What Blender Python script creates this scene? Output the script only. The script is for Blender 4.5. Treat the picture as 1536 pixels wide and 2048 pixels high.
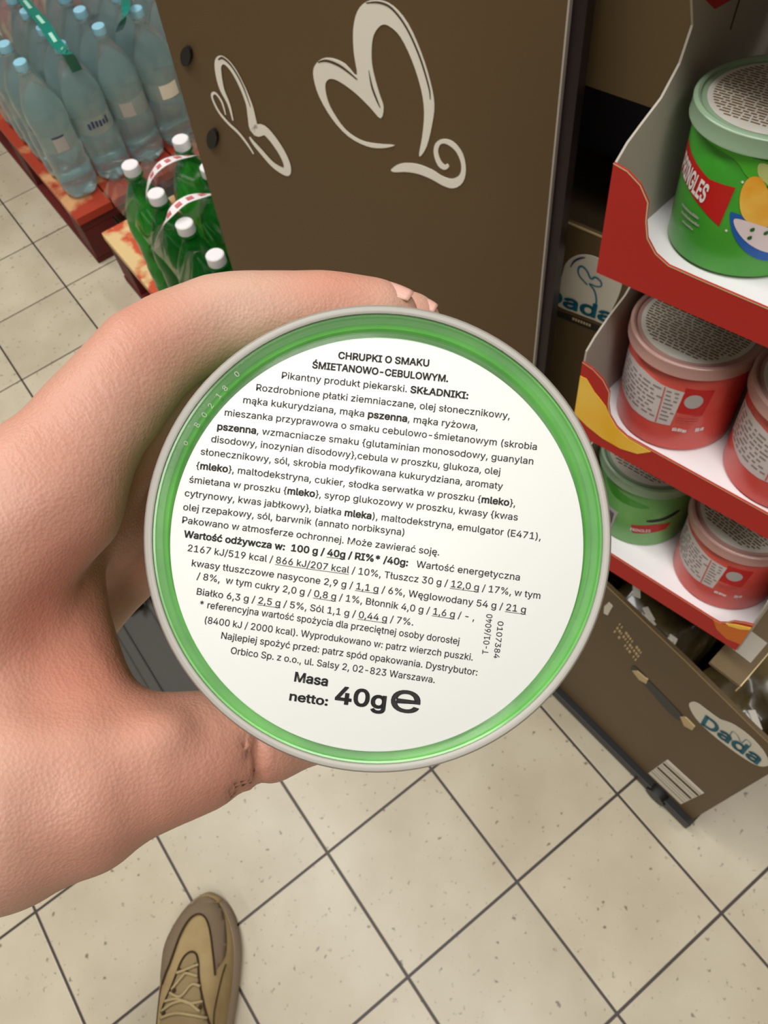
import bpy, bmesh, math, random
import numpy as np
from mathutils import Vector, Matrix
from mathutils.geometry import tessellate_polygon
random.seed(7)
for o in list(bpy.data.objects): bpy.data.objects.remove(o)
SC = bpy.context.scene
COL = SC.collection
PI = math.pi
# ------------------------------------------------------------------ camera
CAM = Vector((0.30935, -0.24966, 1.38222))
F = 1550.0
RT = Vector((0.800053, -0.592992, -0.090975))
DN = Vector((-0.553207, -0.670542, -0.494302))
FW = Vector((0.232115, 0.445796, -0.864516))
cd = bpy.data.cameras.new('camera'); cam = bpy.data.objects.new('camera', cd); COL.objects.link(cam)
M = Matrix.Identity(4)
for r in range(3):
    M[r][0] = RT[r]; M[r][1] = -DN[r]; M[r][2] = -FW[r]; M[r][3] = CAM[r]
cam.matrix_world = M
cd.sensor_fit = 'VERTICAL'; cd.sensor_height = 24.0; cd.lens = F / 2048 * 24.0
cd.clip_start = 0.01; cd.clip_end = 50
cd.dof.use_dof = True; cd.dof.focus_distance = 0.133; cd.dof.aperture_fstop = 52
SC.camera = cam
# ------------------------------------------------------------------ light
w = bpy.data.worlds.new('world'); SC.world = w; w.use_nodes = True
w.node_tree.nodes['Background'].inputs[0].default_value = (1.0, 0.97, 0.91, 1)
w.node_tree.nodes['Background'].inputs[1].default_value = 0.5
def area(name, loc, sx, sy, power, col=(1, 0.98, 0.94), tgt=None, rz=0):
    l = bpy.data.lights.new(name, 'AREA'); l.shape = 'RECTANGLE'; l.size = sx; l.size_y = sy
    l.energy = power; l.color = col
    o = bpy.data.objects.new(name, l); COL.objects.link(o); o.location = loc
    if tgt: o.rotation_euler = (Vector(tgt) - Vector(loc)).to_track_quat('-Z', 'Y').to_euler()
    else: o.rotation_euler = (0, 0, rz)
    return o
area('ceiling_tube_light', (0.0, 0.6, 3.1), 0.30, 5.0, 90)
area('ceiling_tube_light', (-2.2, 0.6, 3.1), 0.30, 5.0, 30)
area('ceiling_tube_light', (1.9, 0.6, 3.1), 0.30, 5.0, 38)
vs = SC.view_settings
vs.view_transform = 'Standard'; vs.look = 'None'; vs.exposure = 0.0; vs.gamma = 1.0; vs.use_curve_mapping = False
# ------------------------------------------------------------------ geometry of the place
def ray(x, y): return RT * ((x - 768) / F) + DN * ((y - 1024) / F) + FW
def on_plane(x, y, p0, n):
    r = ray(x, y); return CAM + r * ((Vector(p0) - CAM).dot(n) / r.dot(n))
def on_floor(x, y, h=0.0): return on_plane(x, y, (0, 0, h), Vector((0, 0, 1)))
# ------------------------------------------------------------------ materials
def lin(c):
    return tuple(((v / 255) / 12.92 if v / 255 <= 0.04045 else ((v / 255 + 0.055) / 1.055) ** 2.4) for v in c) + (1,)
def mat(name, rgb, rough=0.5, metal=0.0, trans=0.0, ior=1.45, coat=0.0, rgb2=None, nscale=8.0, ndetail=4.0, ramp=(0.35, 0.7),
        bump=0.0, bscale=60.0, sss=0.0, alpha=1.0, stretch=(1, 1, 1), spec=0.5, emit=None):
    m = bpy.data.materials.new(name); m.use_nodes = True
    nt = m.node_tree; b = nt.nodes['Principled BSDF']
    b.inputs['Base Color'].default_value = lin(rgb); b.inputs['Roughness'].default_value = rough
    b.inputs['Metallic'].default_value = metal; b.inputs['Transmission Weight'].default_value = trans
    b.inputs['IOR'].default_value = ior; b.inputs['Coat Weight'].default_value = coat; b.inputs['Alpha'].default_value = alpha
    b.inputs['Coat Roughness'].default_value = 0.08; b.inputs['Specular IOR Level'].default_value = spec
    if sss:
        b.inputs['Subsurface Weight'].default_value = sss; b.inputs['Subsurface Radius'].default_value = (1, .35, .2)
        b.inputs['Subsurface Scale'].default_value = 0.004
    tc = nt.nodes.new('ShaderNodeTexCoord'); mp = nt.nodes.new('ShaderNodeMapping'); mp.inputs['Scale'].default_value = stretch
    nt.links.new(tc.outputs['Object'], mp.inputs['Vector'])
    if rgb2:
        n = nt.nodes.new('ShaderNodeTexNoise'); n.inputs['Scale'].default_value = nscale; n.inputs['Detail'].default_value = ndetail
        nt.links.new(mp.outputs[0], n.inputs['Vector'])
        cr = nt.nodes.new('ShaderNodeValToRGB'); cr.color_ramp.elements[0].position = ramp[0]; cr.color_ramp.elements[1].position = ramp[1]
        cr.color_ramp.elements[0].color = lin(rgb); cr.color_ramp.elements[1].color = lin(rgb2)
        nt.links.new(n.outputs['Fac'], cr.inputs[0]); nt.links.new(cr.outputs[0], b.inputs['Base Color'])
    if bump:
        n = nt.nodes.new('ShaderNodeTexNoise'); n.inputs['Scale'].default_value = bscale; n.inputs['Detail'].default_value = 3
        nt.links.new(mp.outputs[0], n.inputs['Vector'])
        bp = nt.nodes.new('ShaderNodeBump'); bp.inputs['Strength'].default_value = bump; bp.inputs['Distance'].default_value = 0.002
        nt.links.new(n.outputs['Fac'], bp.inputs['Height']); nt.links.new(bp.outputs[0], b.inputs['Normal'])
    return m
# floor tile: cream ceramic with speckles, tint varies per tile
def tile_mat():
    m = bpy.data.materials.new('cream_tile'); m.use_nodes = True; nt = m.node_tree; b = nt.nodes['Principled BSDF']
    g = nt.nodes.new('ShaderNodeNewGeometry'); oi = nt.nodes.new('ShaderNodeObjectInfo')
    n1 = nt.nodes.new('ShaderNodeTexNoise'); n1.inputs['Scale'].default_value = 7; n1.inputs['Detail'].default_value = 4
    nt.links.new(g.outputs['Position'], n1.inputs['Vector'])
    cr = nt.nodes.new('ShaderNodeValToRGB'); cr.color_ramp.elements[0].position = .3; cr.color_ramp.elements[1].position = .7
    cr.color_ramp.elements[0].color = lin((192, 180, 155)); cr.color_ramp.elements[1].color = lin((210, 200, 177))
    nt.links.new(n1.outputs['Fac'], cr.inputs[0])
    n2 = nt.nodes.new('ShaderNodeTexNoise'); n2.inputs['Scale'].default_value = 88; n2.inputs['Detail'].default_value = 2
    nt.links.new(g.outputs['Position'], n2.inputs['Vector'])
    c2 = nt.nodes.new('ShaderNodeValToRGB'); c2.color_ramp.elements[0].position = .26; c2.color_ramp.elements[1].position = .345
    c2.color_ramp.elements[0].color = (0.38, 0.36, 0.33, 1); c2.color_ramp.elements[1].color = (1, 1, 1, 1)
    nt.links.new(n2.outputs['Fac'], c2.inputs[0])
    mx = nt.nodes.new('ShaderNodeMix'); mx.data_type = 'RGBA'; mx.blend_type = 'MULTIPLY'; mx.inputs[0].default_value = 1
    nt.links.new(cr.outputs[0], mx.inputs[6]); nt.links.new(c2.outputs[0], mx.inputs[7])
    hs = nt.nodes.new('ShaderNodeHueSaturation')
    mr = nt.nodes.new('ShaderNodeMapRange'); mr.inputs[3].default_value = .94; mr.inputs[4].default_value = 1.04
    nt.links.new(oi.outputs['Random'], mr.inputs[0]); nt.links.new(mr.outputs[0], hs.inputs['Value'])
    nt.links.new(mx.outputs[2], hs.inputs['Color']); nt.links.new(hs.outputs[0], b.inputs['Base Color'])
    b.inputs['Roughness'].default_value = .32
    bp = nt.nodes.new('ShaderNodeBump'); bp.inputs['Strength'].default_value = .12; bp.inputs['Distance'].default_value = .002
    n3 = nt.nodes.new('ShaderNodeTexNoise'); n3.inputs['Scale'].default_value = 14
    nt.links.new(g.outputs['Position'], n3.inputs['Vector']); nt.links.new(n3.outputs['Fac'], bp.inputs['Height']); nt.links.new(bp.outputs[0], b.inputs['Normal'])
    return m
def slab_mat():
    m = bpy.data.materials.new('tiled_slab'); m.use_nodes = True; nt = m.node_tree; b = nt.nodes['Principled BSDF']
    g = nt.nodes.new('ShaderNodeNewGeometry'); br = nt.nodes.new('ShaderNodeTexBrick')
    br.offset = 0; br.squash = 1; br.inputs['Scale'].default_value = 1; br.inputs['Brick Width'].default_value = .22; br.inputs['Row Height'].default_value = .22
    br.inputs['Mortar Size'].default_value = .005; br.inputs['Color1'].default_value = lin((198, 184, 152)); br.inputs['Color2'].default_value = lin((190, 176, 145))
    br.inputs['Mortar'].default_value = lin((62, 50, 46)); nt.links.new(g.outputs['Position'], br.inputs['Vector']); nt.links.new(br.outputs['Color'], b.inputs['Base Color'])
    b.inputs['Roughness'].default_value = .45
    return m
MT = {
 'slab': slab_mat(), 'wall_paint': mat('warm_wall_paint', (150, 142, 130), .8),
 'tile': tile_mat(),
 'grout': mat('dark_grout', (62, 50, 46), .9),
 'label': mat('white_paper', (220, 221, 217), .45, bump=.03, bscale=90),
 'ink': mat('black_ink', (22, 18, 18), .6),
 'green_seal': mat('green_seal', (62, 154, 40), .35, metal=.0, coat=.5, rgb2=(92, 182, 62), nscale=60, ramp=(.35, .65)),
 'clear': mat('clear_plastic', (235, 245, 232), .12, ior=1.45, alpha=.06, coat=.8),
 'frost': mat('frosted_plastic', (172, 168, 160), .35, trans=.12, ior=1.4),
 'frost_g': mat('frosted_green_plastic', (162, 190, 158), .22, trans=.35, ior=1.4),
 'frost_r': mat('frosted_pink_plastic', (208, 164, 154), .25, trans=.35, ior=1.4),
 'can_green': mat('green_can_print', (52, 142, 38), .35, coat=.4, rgb2=(70, 160, 48), nscale=25),
 'can_green2': mat('pale_green_can_print', (96, 156, 84), .35, coat=.4, rgb2=(110, 170, 92), nscale=25),
 'can_red': mat('coral_can_print', (200, 66, 54), .38, coat=.35, rgb2=(206, 90, 80), nscale=35),
 'lid_ink_shade': mat('brown_ink_and_shade', (112, 88, 56), .6),  # lid print; its brown also paints in the shade and tray reflection
 'metal': mat('tin_metal', (190, 190, 188), .3, metal=.9),
 'red': mat('bright_red_print', (190, 24, 20), .5),
 'dark_green': mat('dark_green_print', (30, 96, 30), .4),
 'leaf': mat('leaf_green_print', (76, 178, 44), .4),
 'pale_leaf': mat('pale_onion_print', (190, 200, 120), .4, rgb2=(210, 216, 160), nscale=60),
 'white': mat('white_print', (235, 232, 228), .5),
 'grey_print': mat('grey_print', (176, 172, 170), .5),
 'chip': mat('golden_chip_print', (236, 158, 20), .45, rgb2=(246, 206, 96), nscale=28, ramp=(.42, .62)),
 'blue': mat('blue_bowl_print', (26, 92, 172), .4),
 'dip': mat('cream_dip_print', (228, 214, 214), .45),
 'yellow': mat('yellow_print', (238, 178, 30), .5, rgb2=(246, 206, 90), nscale=20),
 'orange': mat('orange_print', (206, 104, 24), .5),
 'tray_red': mat('red_cardboard', (178, 34, 26), .6, bump=.05),
 'kraft': mat('kraft_corrugated_board', (150, 118, 74), .8, rgb2=(112, 84, 50), nscale=40, stretch=(.1, 6, 1)),
 'table_ink': mat('table_ink', (138, 128, 126), .6),
 'table_grey': mat('table_paper', (206, 198, 196), .5),
 'lid_label': mat('glossy_lid_label', (214, 212, 206), .18, coat=1.0, rgb2=(198, 190, 176), nscale=30),
 'tray_white': mat('white_cardboard', (232, 230, 232), .6),
 'tray_grey': mat('greyish_cardboard', (176, 168, 156), .7),
 'edge': mat('cut_card_edge', (206, 184, 140), .8),
 'brown': mat('brown_cardboard', (104, 85, 55), .55, rgb2=(97, 78, 50), nscale=3, bump=.05, bscale=120),
 'brown_panel': mat('brown_display_board', (95, 75, 48), .5, rgb2=(89, 69, 43), nscale=2.2, bump=.03, bscale=160),
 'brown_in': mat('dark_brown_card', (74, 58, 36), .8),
 'cream': mat('cream_print', (232, 226, 212), .5),
 'black': mat('black_plastic', (24, 22, 24), .45),
 'navy': mat('navy_fabric', (26, 26, 38), .8, bump=.2),
 'darkpost': mat('dark_brown_metal', (44, 32, 36), .35, metal=.2),
 'steel': mat('grey_brown_steel', (54, 51, 44), .45, metal=.2, rgb2=(48, 44, 38), nscale=6),
 'chrome': mat('chrome', (220, 220, 220), .2, metal=1),
 'teal': mat('teal_print', (18, 122, 150), .5),
 'wrap': mat('brown_wrapped_film', (104, 88, 52), .3, rgb2=(60, 48, 26), nscale=14, ramp=(.4, .6), bump=.5, bscale=22, coat=.5),
 'water': mat('clear_blue_bottle', (220, 242, 244), .05, trans=.84, ior=1.24, rgb2=(202, 234, 238), nscale=5, coat=.6),
 'bcap': mat('pale_blue_cap', (150, 205, 226), .4),
 'green_pet': mat('green_bottle_plastic', (52, 164, 66), .08, trans=.75, ior=1.2, rgb2=(30, 132, 50), nscale=7),
 'wcap': mat('white_cap', (240, 236, 238), .4),
 'handle': mat('white_handle_tape', (240, 234, 234), .4),
 'pinkink': mat('faded_red_ink', (206, 108, 112), .5),
 'tealtape': mat('teal_handle_tape', (20, 124, 108), .4),
 'tealpale': mat('pale_teal_ink', (170, 222, 204), .4),
 'navyink': mat('navy_ink', (52, 62, 100), .5),
 'wlabel': mat('pale_bottle_label', (180, 190, 180), .4, rgb2=(150, 172, 166), nscale=12, alpha=.45),
 'palred': mat('worn_red_paint', (172, 58, 34), .55, rgb2=(214, 160, 110), nscale=9, ramp=(.56, .66), bump=.2, bscale=40),
 'palpeel': mat('peeling_red_paint', (206, 84, 50), .6, rgb2=(228, 196, 140), nscale=11, ramp=(.38, .46), bump=.25, bscale=40),
 'paldark': mat('dark_red_wood', (104, 26, 20), .6, rgb2=(78, 22, 18), nscale=8),
 'sole': mat('taupe_rubber', (160, 140, 122), .6),
 'guard': mat('taupe_suede', (128, 110, 88), .85, bump=.2, bscale=300),
 'suede': mat('beige_suede', (176, 152, 108), .85, rgb2=(162, 138, 96), nscale=30, bump=.2, bscale=300),
 'knit': mat('beige_knit', (150, 130, 94), .9, bump=.5, bscale=400),
 'seam': mat('dark_brown_seam', (62, 44, 20), .8),
 'lace': mat('beige_lace', (178, 158, 116), .85, bump=.4, bscale=500),
 'trouser': mat('dark_olive_trouser', (92, 84, 62), .9, bump=.3, bscale=200),
 'nail': mat('pink_fingernail', (226, 176, 162), .25, coat=.3, sss=.1),
 'silver': mat('silver_foil', (225, 225, 220), .25, metal=.6),
}
def skin_mat():
    m = bpy.data.materials.new('skin'); m.use_nodes = True; nt = m.node_tree; b = nt.nodes['Principled BSDF']
    at = nt.nodes.new('ShaderNodeAttribute'); at.attribute_name = 'flush_and_shade'
    tc = nt.nodes.new('ShaderNodeTexCoord')
    n = nt.nodes.new('ShaderNodeTexNoise'); n.inputs['Scale'].default_value = 55; n.inputs['Detail'].default_value = 5
    nt.links.new(tc.outputs['Object'], n.inputs['Vector'])
    cr = nt.nodes.new('ShaderNodeValToRGB'); cr.color_ramp.elements[0].position = .3; cr.color_ramp.elements[1].position = .72
    cr.color_ramp.elements[0].color = lin((190, 156, 136)); cr.color_ramp.elements[1].color = lin((202, 170, 150))
    nt.links.new(n.outputs['Fac'], cr.inputs[0])
    mx = nt.nodes.new('ShaderNodeMix'); mx.data_type = 'RGBA'
    nt.links.new(at.outputs['Fac'], mx.inputs[0]); nt.links.new(cr.outputs[0], mx.inputs[6]); mx.inputs[7].default_value = lin((188, 124, 104))
    nt.links.new(mx.outputs[2], b.inputs['Base Color'])
    b.inputs['Roughness'].default_value = .5; b.inputs['Subsurface Weight'].default_value = .25
    b.inputs['Subsurface Radius'].default_value = (1, .4, .25); b.inputs['Subsurface Scale'].default_value = .0025
    v = nt.nodes.new('ShaderNodeTexVoronoi'); v.inputs['Scale'].default_value = 1500
    nt.links.new(tc.outputs['Object'], v.inputs['Vector'])
    n2 = nt.nodes.new('ShaderNodeTexNoise'); n2.inputs['Scale'].default_value = 220; n2.inputs['Detail'].default_value = 4
    nt.links.new(tc.outputs['Object'], n2.inputs['Vector'])
    ad = nt.nodes.new('ShaderNodeMath'); ad.operation = 'ADD'
    nt.links.new(v.outputs['Distance'], ad.inputs[0]); nt.links.new(n2.outputs['Fac'], ad.inputs[1])
    ca = nt.nodes.new('ShaderNodeAttribute'); ca.attribute_name = 'crease'
    mp = nt.nodes.new('ShaderNodeMapping'); mp.inputs['Rotation'].default_value = (.4, .5, .9); mp.inputs['Scale'].default_value = (1, .22, .5)
    nt.links.new(tc.outputs['Object'], mp.inputs['Vector'])
    wn = nt.nodes.new('ShaderNodeTexNoise'); wn.inputs['Scale'].default_value = 650; wn.inputs['Detail'].default_value = 3; wn.inputs['Distortion'].default_value = .6
    nt.links.new(mp.outputs[0], wn.inputs['Vector'])
    ml = nt.nodes.new('ShaderNodeMath'); ml.operation = 'MULTIPLY'; nt.links.new(wn.outputs['Fac'], ml.inputs[0]); nt.links.new(ca.outputs['Fac'], ml.inputs[1])
    m2 = nt.nodes.new('ShaderNodeMath'); m2.operation = 'MULTIPLY_ADD'; m2.inputs[1].default_value = 3.2
    nt.links.new(ml.outputs[0], m2.inputs[0]); nt.links.new(ad.outputs[0], m2.inputs[2])
    bp = nt.nodes.new('ShaderNodeBump'); bp.inputs['Strength'].default_value = .22; bp.inputs['Distance'].default_value = .0004
    nt.links.new(m2.outputs[0], bp.inputs['Height']); nt.links.new(bp.outputs[0], b.inputs['Normal'])
    return m
MT['skin'] = skin_mat()
# ------------------------------------------------------------------ object helpers
def tagp(o, label=None, cat=None, group=None, kind=None):
    if label: o['label'] = label
    if cat: o['category'] = cat
    if group: o['group'] = group
    if kind: o['kind'] = kind
    return o
def empty(name, loc=(0, 0, 0), rot=None, label=None, cat=None, group=None):
    o = bpy.data.objects.new(name, None); COL.objects.link(o); o.empty_display_size = .02
    if rot is not None: o.matrix_world = Matrix.Translation(Vector(loc)) @ rot.to_4x4()
    else: o.location = loc
    return tagp(o, label, cat, group)
def link(name, me, m, parent=None, smooth=False, ang=None):
    o = bpy.data.objects.new(name, me); COL.objects.link(o)
    for mm in (m if isinstance(m, (list, tuple)) else [m]): me.materials.append(MT[mm])
    if parent: o.parent = parent
    if smooth:
        me.shade_smooth()
        if ang is not None:
            me.set_sharp_from_angle(angle=math.radians(ang))
    return o
def from_bm(name, bm, m, parent=None, smooth=False, ang=None, norm=True):
    if norm: bmesh.ops.recalc_face_normals(bm, faces=bm.faces)
    me = bpy.data.meshes.new(name); bm.to_mesh(me); bm.free()
    return link(name, me, m, parent, smooth, ang)
def box_bm(bm, x0, x1, y0, y1, z0, z1, bev=0.0, rot=None):
    r = bmesh.ops.create_cube(bm, size=1)
    vs_ = r['verts']
    for v in vs_:
        v.co = Vector((x0 + (v.co.x + .5) * (x1 - x0), y0 + (v.co.y + .5) * (y1 - y0), z0 + (v.co.z + .5) * (z1 - z0)))
        if rot: v.co = rot @ v.co
    if bev:
        es = list({e for v in vs_ for e in v.link_edges})
        bmesh.ops.bevel(bm, geom=es, offset=bev, segments=2, affect='EDGES', profile=.7)
def lathe_bm(bm, prof, seg=64):
    rings = []
    for r, z in prof:
        if r < 1e-6: rings.append([bm.verts.new((0, 0, z))])
        else: rings.append([bm.verts.new((r * math.cos(2 * PI * k / seg), r * math.sin(2 * PI * k / seg), z)) for k in range(seg)])
    for a, b in zip(rings, rings[1:]):
        if len(a) == 1 and len(b) == 1: continue
        for k in range(seg):
            k2 = (k + 1) % seg
            if len(a) == 1: bm.faces.new((a[0], b[k], b[k2]))
            elif len(b) == 1: bm.faces.new((a[k], a[k2], b[0]))
            else: bm.faces.new((a[k], a[k2], b[k2], b[k]))
def lathe(name, prof, m, parent=None, seg=64, ang=35):
    bm = bmesh.new(); lathe_bm(bm, prof, seg); return from_bm(name, bm, m, parent, True, ang)
def poly_faces(bm, pts, z=0.0):
    vs_ = [bm.verts.new((p[0], p[1], z)) for p in pts]
    tris = tessellate_polygon([[Vector((p[0], p[1], 0)) for p in pts]])
    fs = []
    for t in tris:
        try: fs.append(bm.faces.new([vs_[i] for i in t]))
        except ValueError: pass
    return fs
def slab_bm(bm, pts, z0, z1):
    """closed prism of a simple polygon"""
    n = len(pts)
    a = [bm.verts.new((p[0], p[1], z0)) for p in pts]; b = [bm.verts.new((p[0], p[1], z1)) for p in pts]
    for t in tessellate_polygon([[Vector((p[0], p[1], 0)) for p in pts]]):
        for s, rev in ((a, True), (b, False)):
            f = [s[i] for i in t]
            try: bm.faces.new(f[::-1] if rev else f)
            except ValueError: pass
    for k in range(n):
        bm.faces.new((a[k], a[(k + 1) % n], b[(k + 1) % n], b[k]))
def dice(bm, step, axes=(0,)):
    for ax in axes:
        lo = min(v.co[ax] for v in bm.verts); hi = max(v.co[ax] for v in bm.verts)
        c = math.floor(lo / step) * step
        while c < hi:
            if c > lo:
                no = Vector((0, 0, 0)); no[ax] = 1; p = Vector((0, 0, 0)); p[ax] = c
                bmesh.ops.bisect_plane(bm, geom=bm.verts[:] + bm.edges[:] + bm.faces[:], plane_co=p, plane_no=no, dist=1e-7)
            c += step
def smooth_closed(pts, n=6):
    out = []; L = len(pts)
    for i in range(L):
        p0, p1, p2, p3 = [Vector(pts[(i + k - 1) % L]) for k in range(4)]
        for j in range(n):
            t = j / n
            out.append(tuple(.5 * ((2 * p1) + (-p0 + p2) * t + (2 * p0 - 5 * p1 + 4 * p2 - p3) * t * t + (-p0 + 3 * p1 - 3 * p2 + p3) * t ** 3)))
    return out
def smooth_open(pts, n=8):
    out = []; L = len(pts)
    for i in range(L - 1):
        p0, p1, p2, p3 = Vector(pts[max(i - 1, 0)]), Vector(pts[i]), Vector(pts[i + 1]), Vector(pts[min(i + 2, L - 1)])
        for j in range(n):
            t = j / n
            out.append(tuple(.5 * ((2 * p1) + (-p0 + p2) * t + (2 * p0 - 5 * p1 + 4 * p2 - p3) * t * t + (-p0 + 3 * p1 - 3 * p2 + p3) * t ** 3)))
    out.append(tuple(pts[-1])); return out
def stroke_poly(pts):
    """pts (x, y, width) -> closed outline"""
    L, R = [], []
    for i, p in enumerate(pts):
        a = pts[max(i - 1, 0)]; b = pts[min(i + 1, len(pts) - 1)]
        d = Vector((b[0] - a[0], b[1] - a[1])); d = d.normalized() if d.length else Vector((1, 0)); n = Vector((-d.y, d.x))
        L.append((p[0] + n.x * p[2] / 2, p[1] + n.y * p[2] / 2)); R.append((p[0] - n.x * p[2] / 2, p[1] - n.y * p[2] / 2))
    return L + R[::-1]
def stroke_faces(bm, pts, z=0):
    """strip of quads, x y width"""
    o = stroke_poly(pts); n = len(pts); L = o[:n]; R = o[n:][::-1]
    a = [bm.verts.new((p[0], p[1], z)) for p in L]; b = [bm.verts.new((p[0], p[1], z)) for p in R]
    for k in range(n - 1): bm.faces.new((a[k], a[k + 1], b[k + 1], b[k]))
def tube_bm(bm, pts, rad, seg=10, caps=True):
    P = [Vector(p) for p in pts]; rings = []
    up = Vector((0, 0, 1))
    for i, p in enumerate(P):
        d = (P[min(i + 1, len(P) - 1)] - P[max(i - 1, 0)]).normalized()
        u = up - d * up.dot(d)
        if u.length < .1: u = Vector((1, 0, 0)) - d * d.x
        u.normalize(); v = d.cross(u)
        r = rad[i] if isinstance(rad, (list, tuple)) else rad
        rings.append([bm.verts.new(p + (u * math.cos(2 * PI * k / seg) + v * math.sin(2 * PI * k / seg)) * r) for k in range(seg)])
    for a, b in zip(rings, rings[1:]):
        for k in range(seg): bm.faces.new((a[k], a[(k + 1) % seg], b[(k + 1) % seg], b[k]))
    if caps: bm.faces.new(rings[0]); bm.faces.new(rings[-1][::-1])
import os
FONT = None
for kk in ('LOCAL', 'SYSTEM'):
    try:
        fp = os.path.join(bpy.utils.resource_path(kk), 'datafiles', 'fonts', 'Inter.woff2')   # Blender's own interface typeface
        if FONT is None and os.path.exists(fp): FONT = bpy.data.fonts.load(fp)
    except Exception: pass
# text -> bmesh in the plane (x along baseline)
_tm = {}
def text_mesh(s, bold=0.0):
    """outlines of the word, filled contour by contour (holes kept), thickened by a band of width bold"""
    if (s, bold) in _tm: return _tm[(s, bold)]
    cu = bpy.data.curves.new('t', 'FONT'); cu.body = s; cu.size = 1.0; cu.resolution_u = 2; cu.fill_mode = 'NONE'
    if FONT: cu.font = FONT
    o = bpy.data.objects.new('t', cu); COL.objects.link(o)
    dg = bpy.context.evaluated_depsgraph_get(); me = bpy.data.meshes.new_from_object(o.evaluated_get(dg))
    bpy.data.objects.remove(o); bpy.data.curves.remove(cu)
    co = [(v.co.x, v.co.y) for v in me.vertices]; nxt = {}
    for e in me.edges: nxt.setdefault(e.vertices[0], []).append(e.vertices[1]); nxt.setdefault(e.vertices[1], []).append(e.vertices[0])
    bpy.data.meshes.remove(me)
    seen = set(); loops = []
    for v0 in range(len(co)):
        if v0 in seen or v0 not in nxt: continue
        lp_ = [v0]; seen.add(v0); cur = min(nxt[v0], key=lambda q: (q != v0 + 1, q))
        while cur not in seen:
            lp_.append(cur); seen.add(cur); c = [q for q in nxt[cur] if q not in seen]
            if not c: break
            cur = c[0]
        if len(lp_) > 2: loops.append([co[q] for q in lp_])
    def ar(L): return .5 * sum(L[k][0] * L[(k + 1) % len(L)][1] - L[(k + 1) % len(L)][0] * L[k][1] for k in range(len(L)))
    def inside(p, L):
        r = False
        for k in range(len(L)):
            (x1, y1), (x2, y2) = L[k], L[k - 1]
            if (y1 > p[1]) != (y2 > p[1]) and p[0] < (x2 - x1) * (p[1] - y1) / (y2 - y1) + x1: r = not r
        return r
    V, Fc = [], []
    if loops:
        A_ = [ar(L) for L in loops]; sg = 1 if max(A_, key=abs) > 0 else -1
        outs = [L for L, a in zip(loops, A_) if a * sg > 0]; holes = [L for L, a in zip(loops, A_) if a * sg <= 0]
        for L in outs:
            hs = [H for H in holes if inside(H[0], L)]
            al = [Vector((p[0], p[1], 0)) for K in [L] + hs for p in K]
            nb = len(V); V += [(p.x, p.y) for p in al]
            for t in tessellate_polygon([[Vector((p[0], p[1], 0)) for p in K] for K in [L] + hs]): Fc.append(tuple(nb + q for q in t))
        if bold:
            for L in loops:
                for k in range(len(L)):
                    a, b = Vector(L[k]), Vector(L[(k + 1) % len(L)]); d = b - a
                    if d.length < 1e-6: continue
                    d.normalize(); n = Vector((-d.y, d.x)) * bold / 2; a = a - d * bold * .35; b = b + d * bold * .35; nb = len(V)
                    V += [tuple(a + n), tuple(b + n), tuple(b - n), tuple(a - n)]; Fc.append((nb, nb + 1, nb + 2, nb + 3))
    _tm[(s, bold)] = (np.array(V).reshape(-1, 2), Fc)
    return _tm[(s, bold)]
_adv = {}
def adv(s):
    if s not in _adv:
        a, _ = text_mesh('|' + s + '|'); b, _ = text_mesh('||'); _adv[s] = (a[:, 0].max() - b[:, 0].max())
    return _adv[s]
def layout(segs):
    """segs [(text, bold, underline)] -> verts (n,2), faces, total width, unit font size, plus underline rects"""
    V, Fc, x = [], [], 0.0; nb = 0
    for s, bold, ul in segs:
        co, fs = text_mesh(s, .050 if bold else 0.014)
        wdt = adv(s)
        if len(co):
            V.append(co + [x, 0]); Fc += [tuple(i + nb for i in f) for f in fs]; nb += len(co)
        if ul:
            V.append(np.array([[x, -.13], [x + wdt, -.13], [x + wdt, -.09], [x, -.09]])); Fc.append((nb, nb + 1, nb + 2, nb + 3)); nb += 4
        x += wdt
    V = np.concatenate(V); return V, Fc, x
# ------------------------------------------------------------------ floor
T = 0.22
bm = bmesh.new(); box_bm(bm, -3.6, 3.2, -3.2, 5.2, -.06, -.0025)
floor = from_bm('floor', bm, 'slab'); tagp(floor, kind='structure')
for nm, q in (('wall_left', (-3.7, -3.6, -3.2, 5.2, -.06, 3.3)), ('wall_right', (3.2, 3.3, -3.2, 5.2, -.06, 3.3)), ('wall_back', (-3.7, 3.3, 5.2, 5.3, -.06, 3.3)), ('wall_front', (-3.7, 3.3, -3.3, -3.2, -.06, 3.3)), ('ceiling', (-3.7, 3.3, -3.3, 5.3, 3.3, 3.4))):
    bm = bmesh.new(); box_bm(bm, *q); tagp(from_bm(nm, bm, 'wall_paint'), kind='structure')
bm = bmesh.new(); box_bm(bm, .0021, T - .0021, .0021, T - .0021, -.01, 0, .0012)
bmesh.ops.recalc_face_normals(bm, faces=bm.faces); tile_me = bpy.data.meshes.new('tile'); bm.to_mesh(tile_me); bm.free(); tile_me.materials.append(MT['tile'])
for i in range(-5, 7):
    for j in range(-5, 15):
        o = bpy.data.objects.new('tile', tile_me); COL.objects.link(o); o.parent = floor
        o.location = (i * T, j * T, random.uniform(-.0006, 0))
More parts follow.
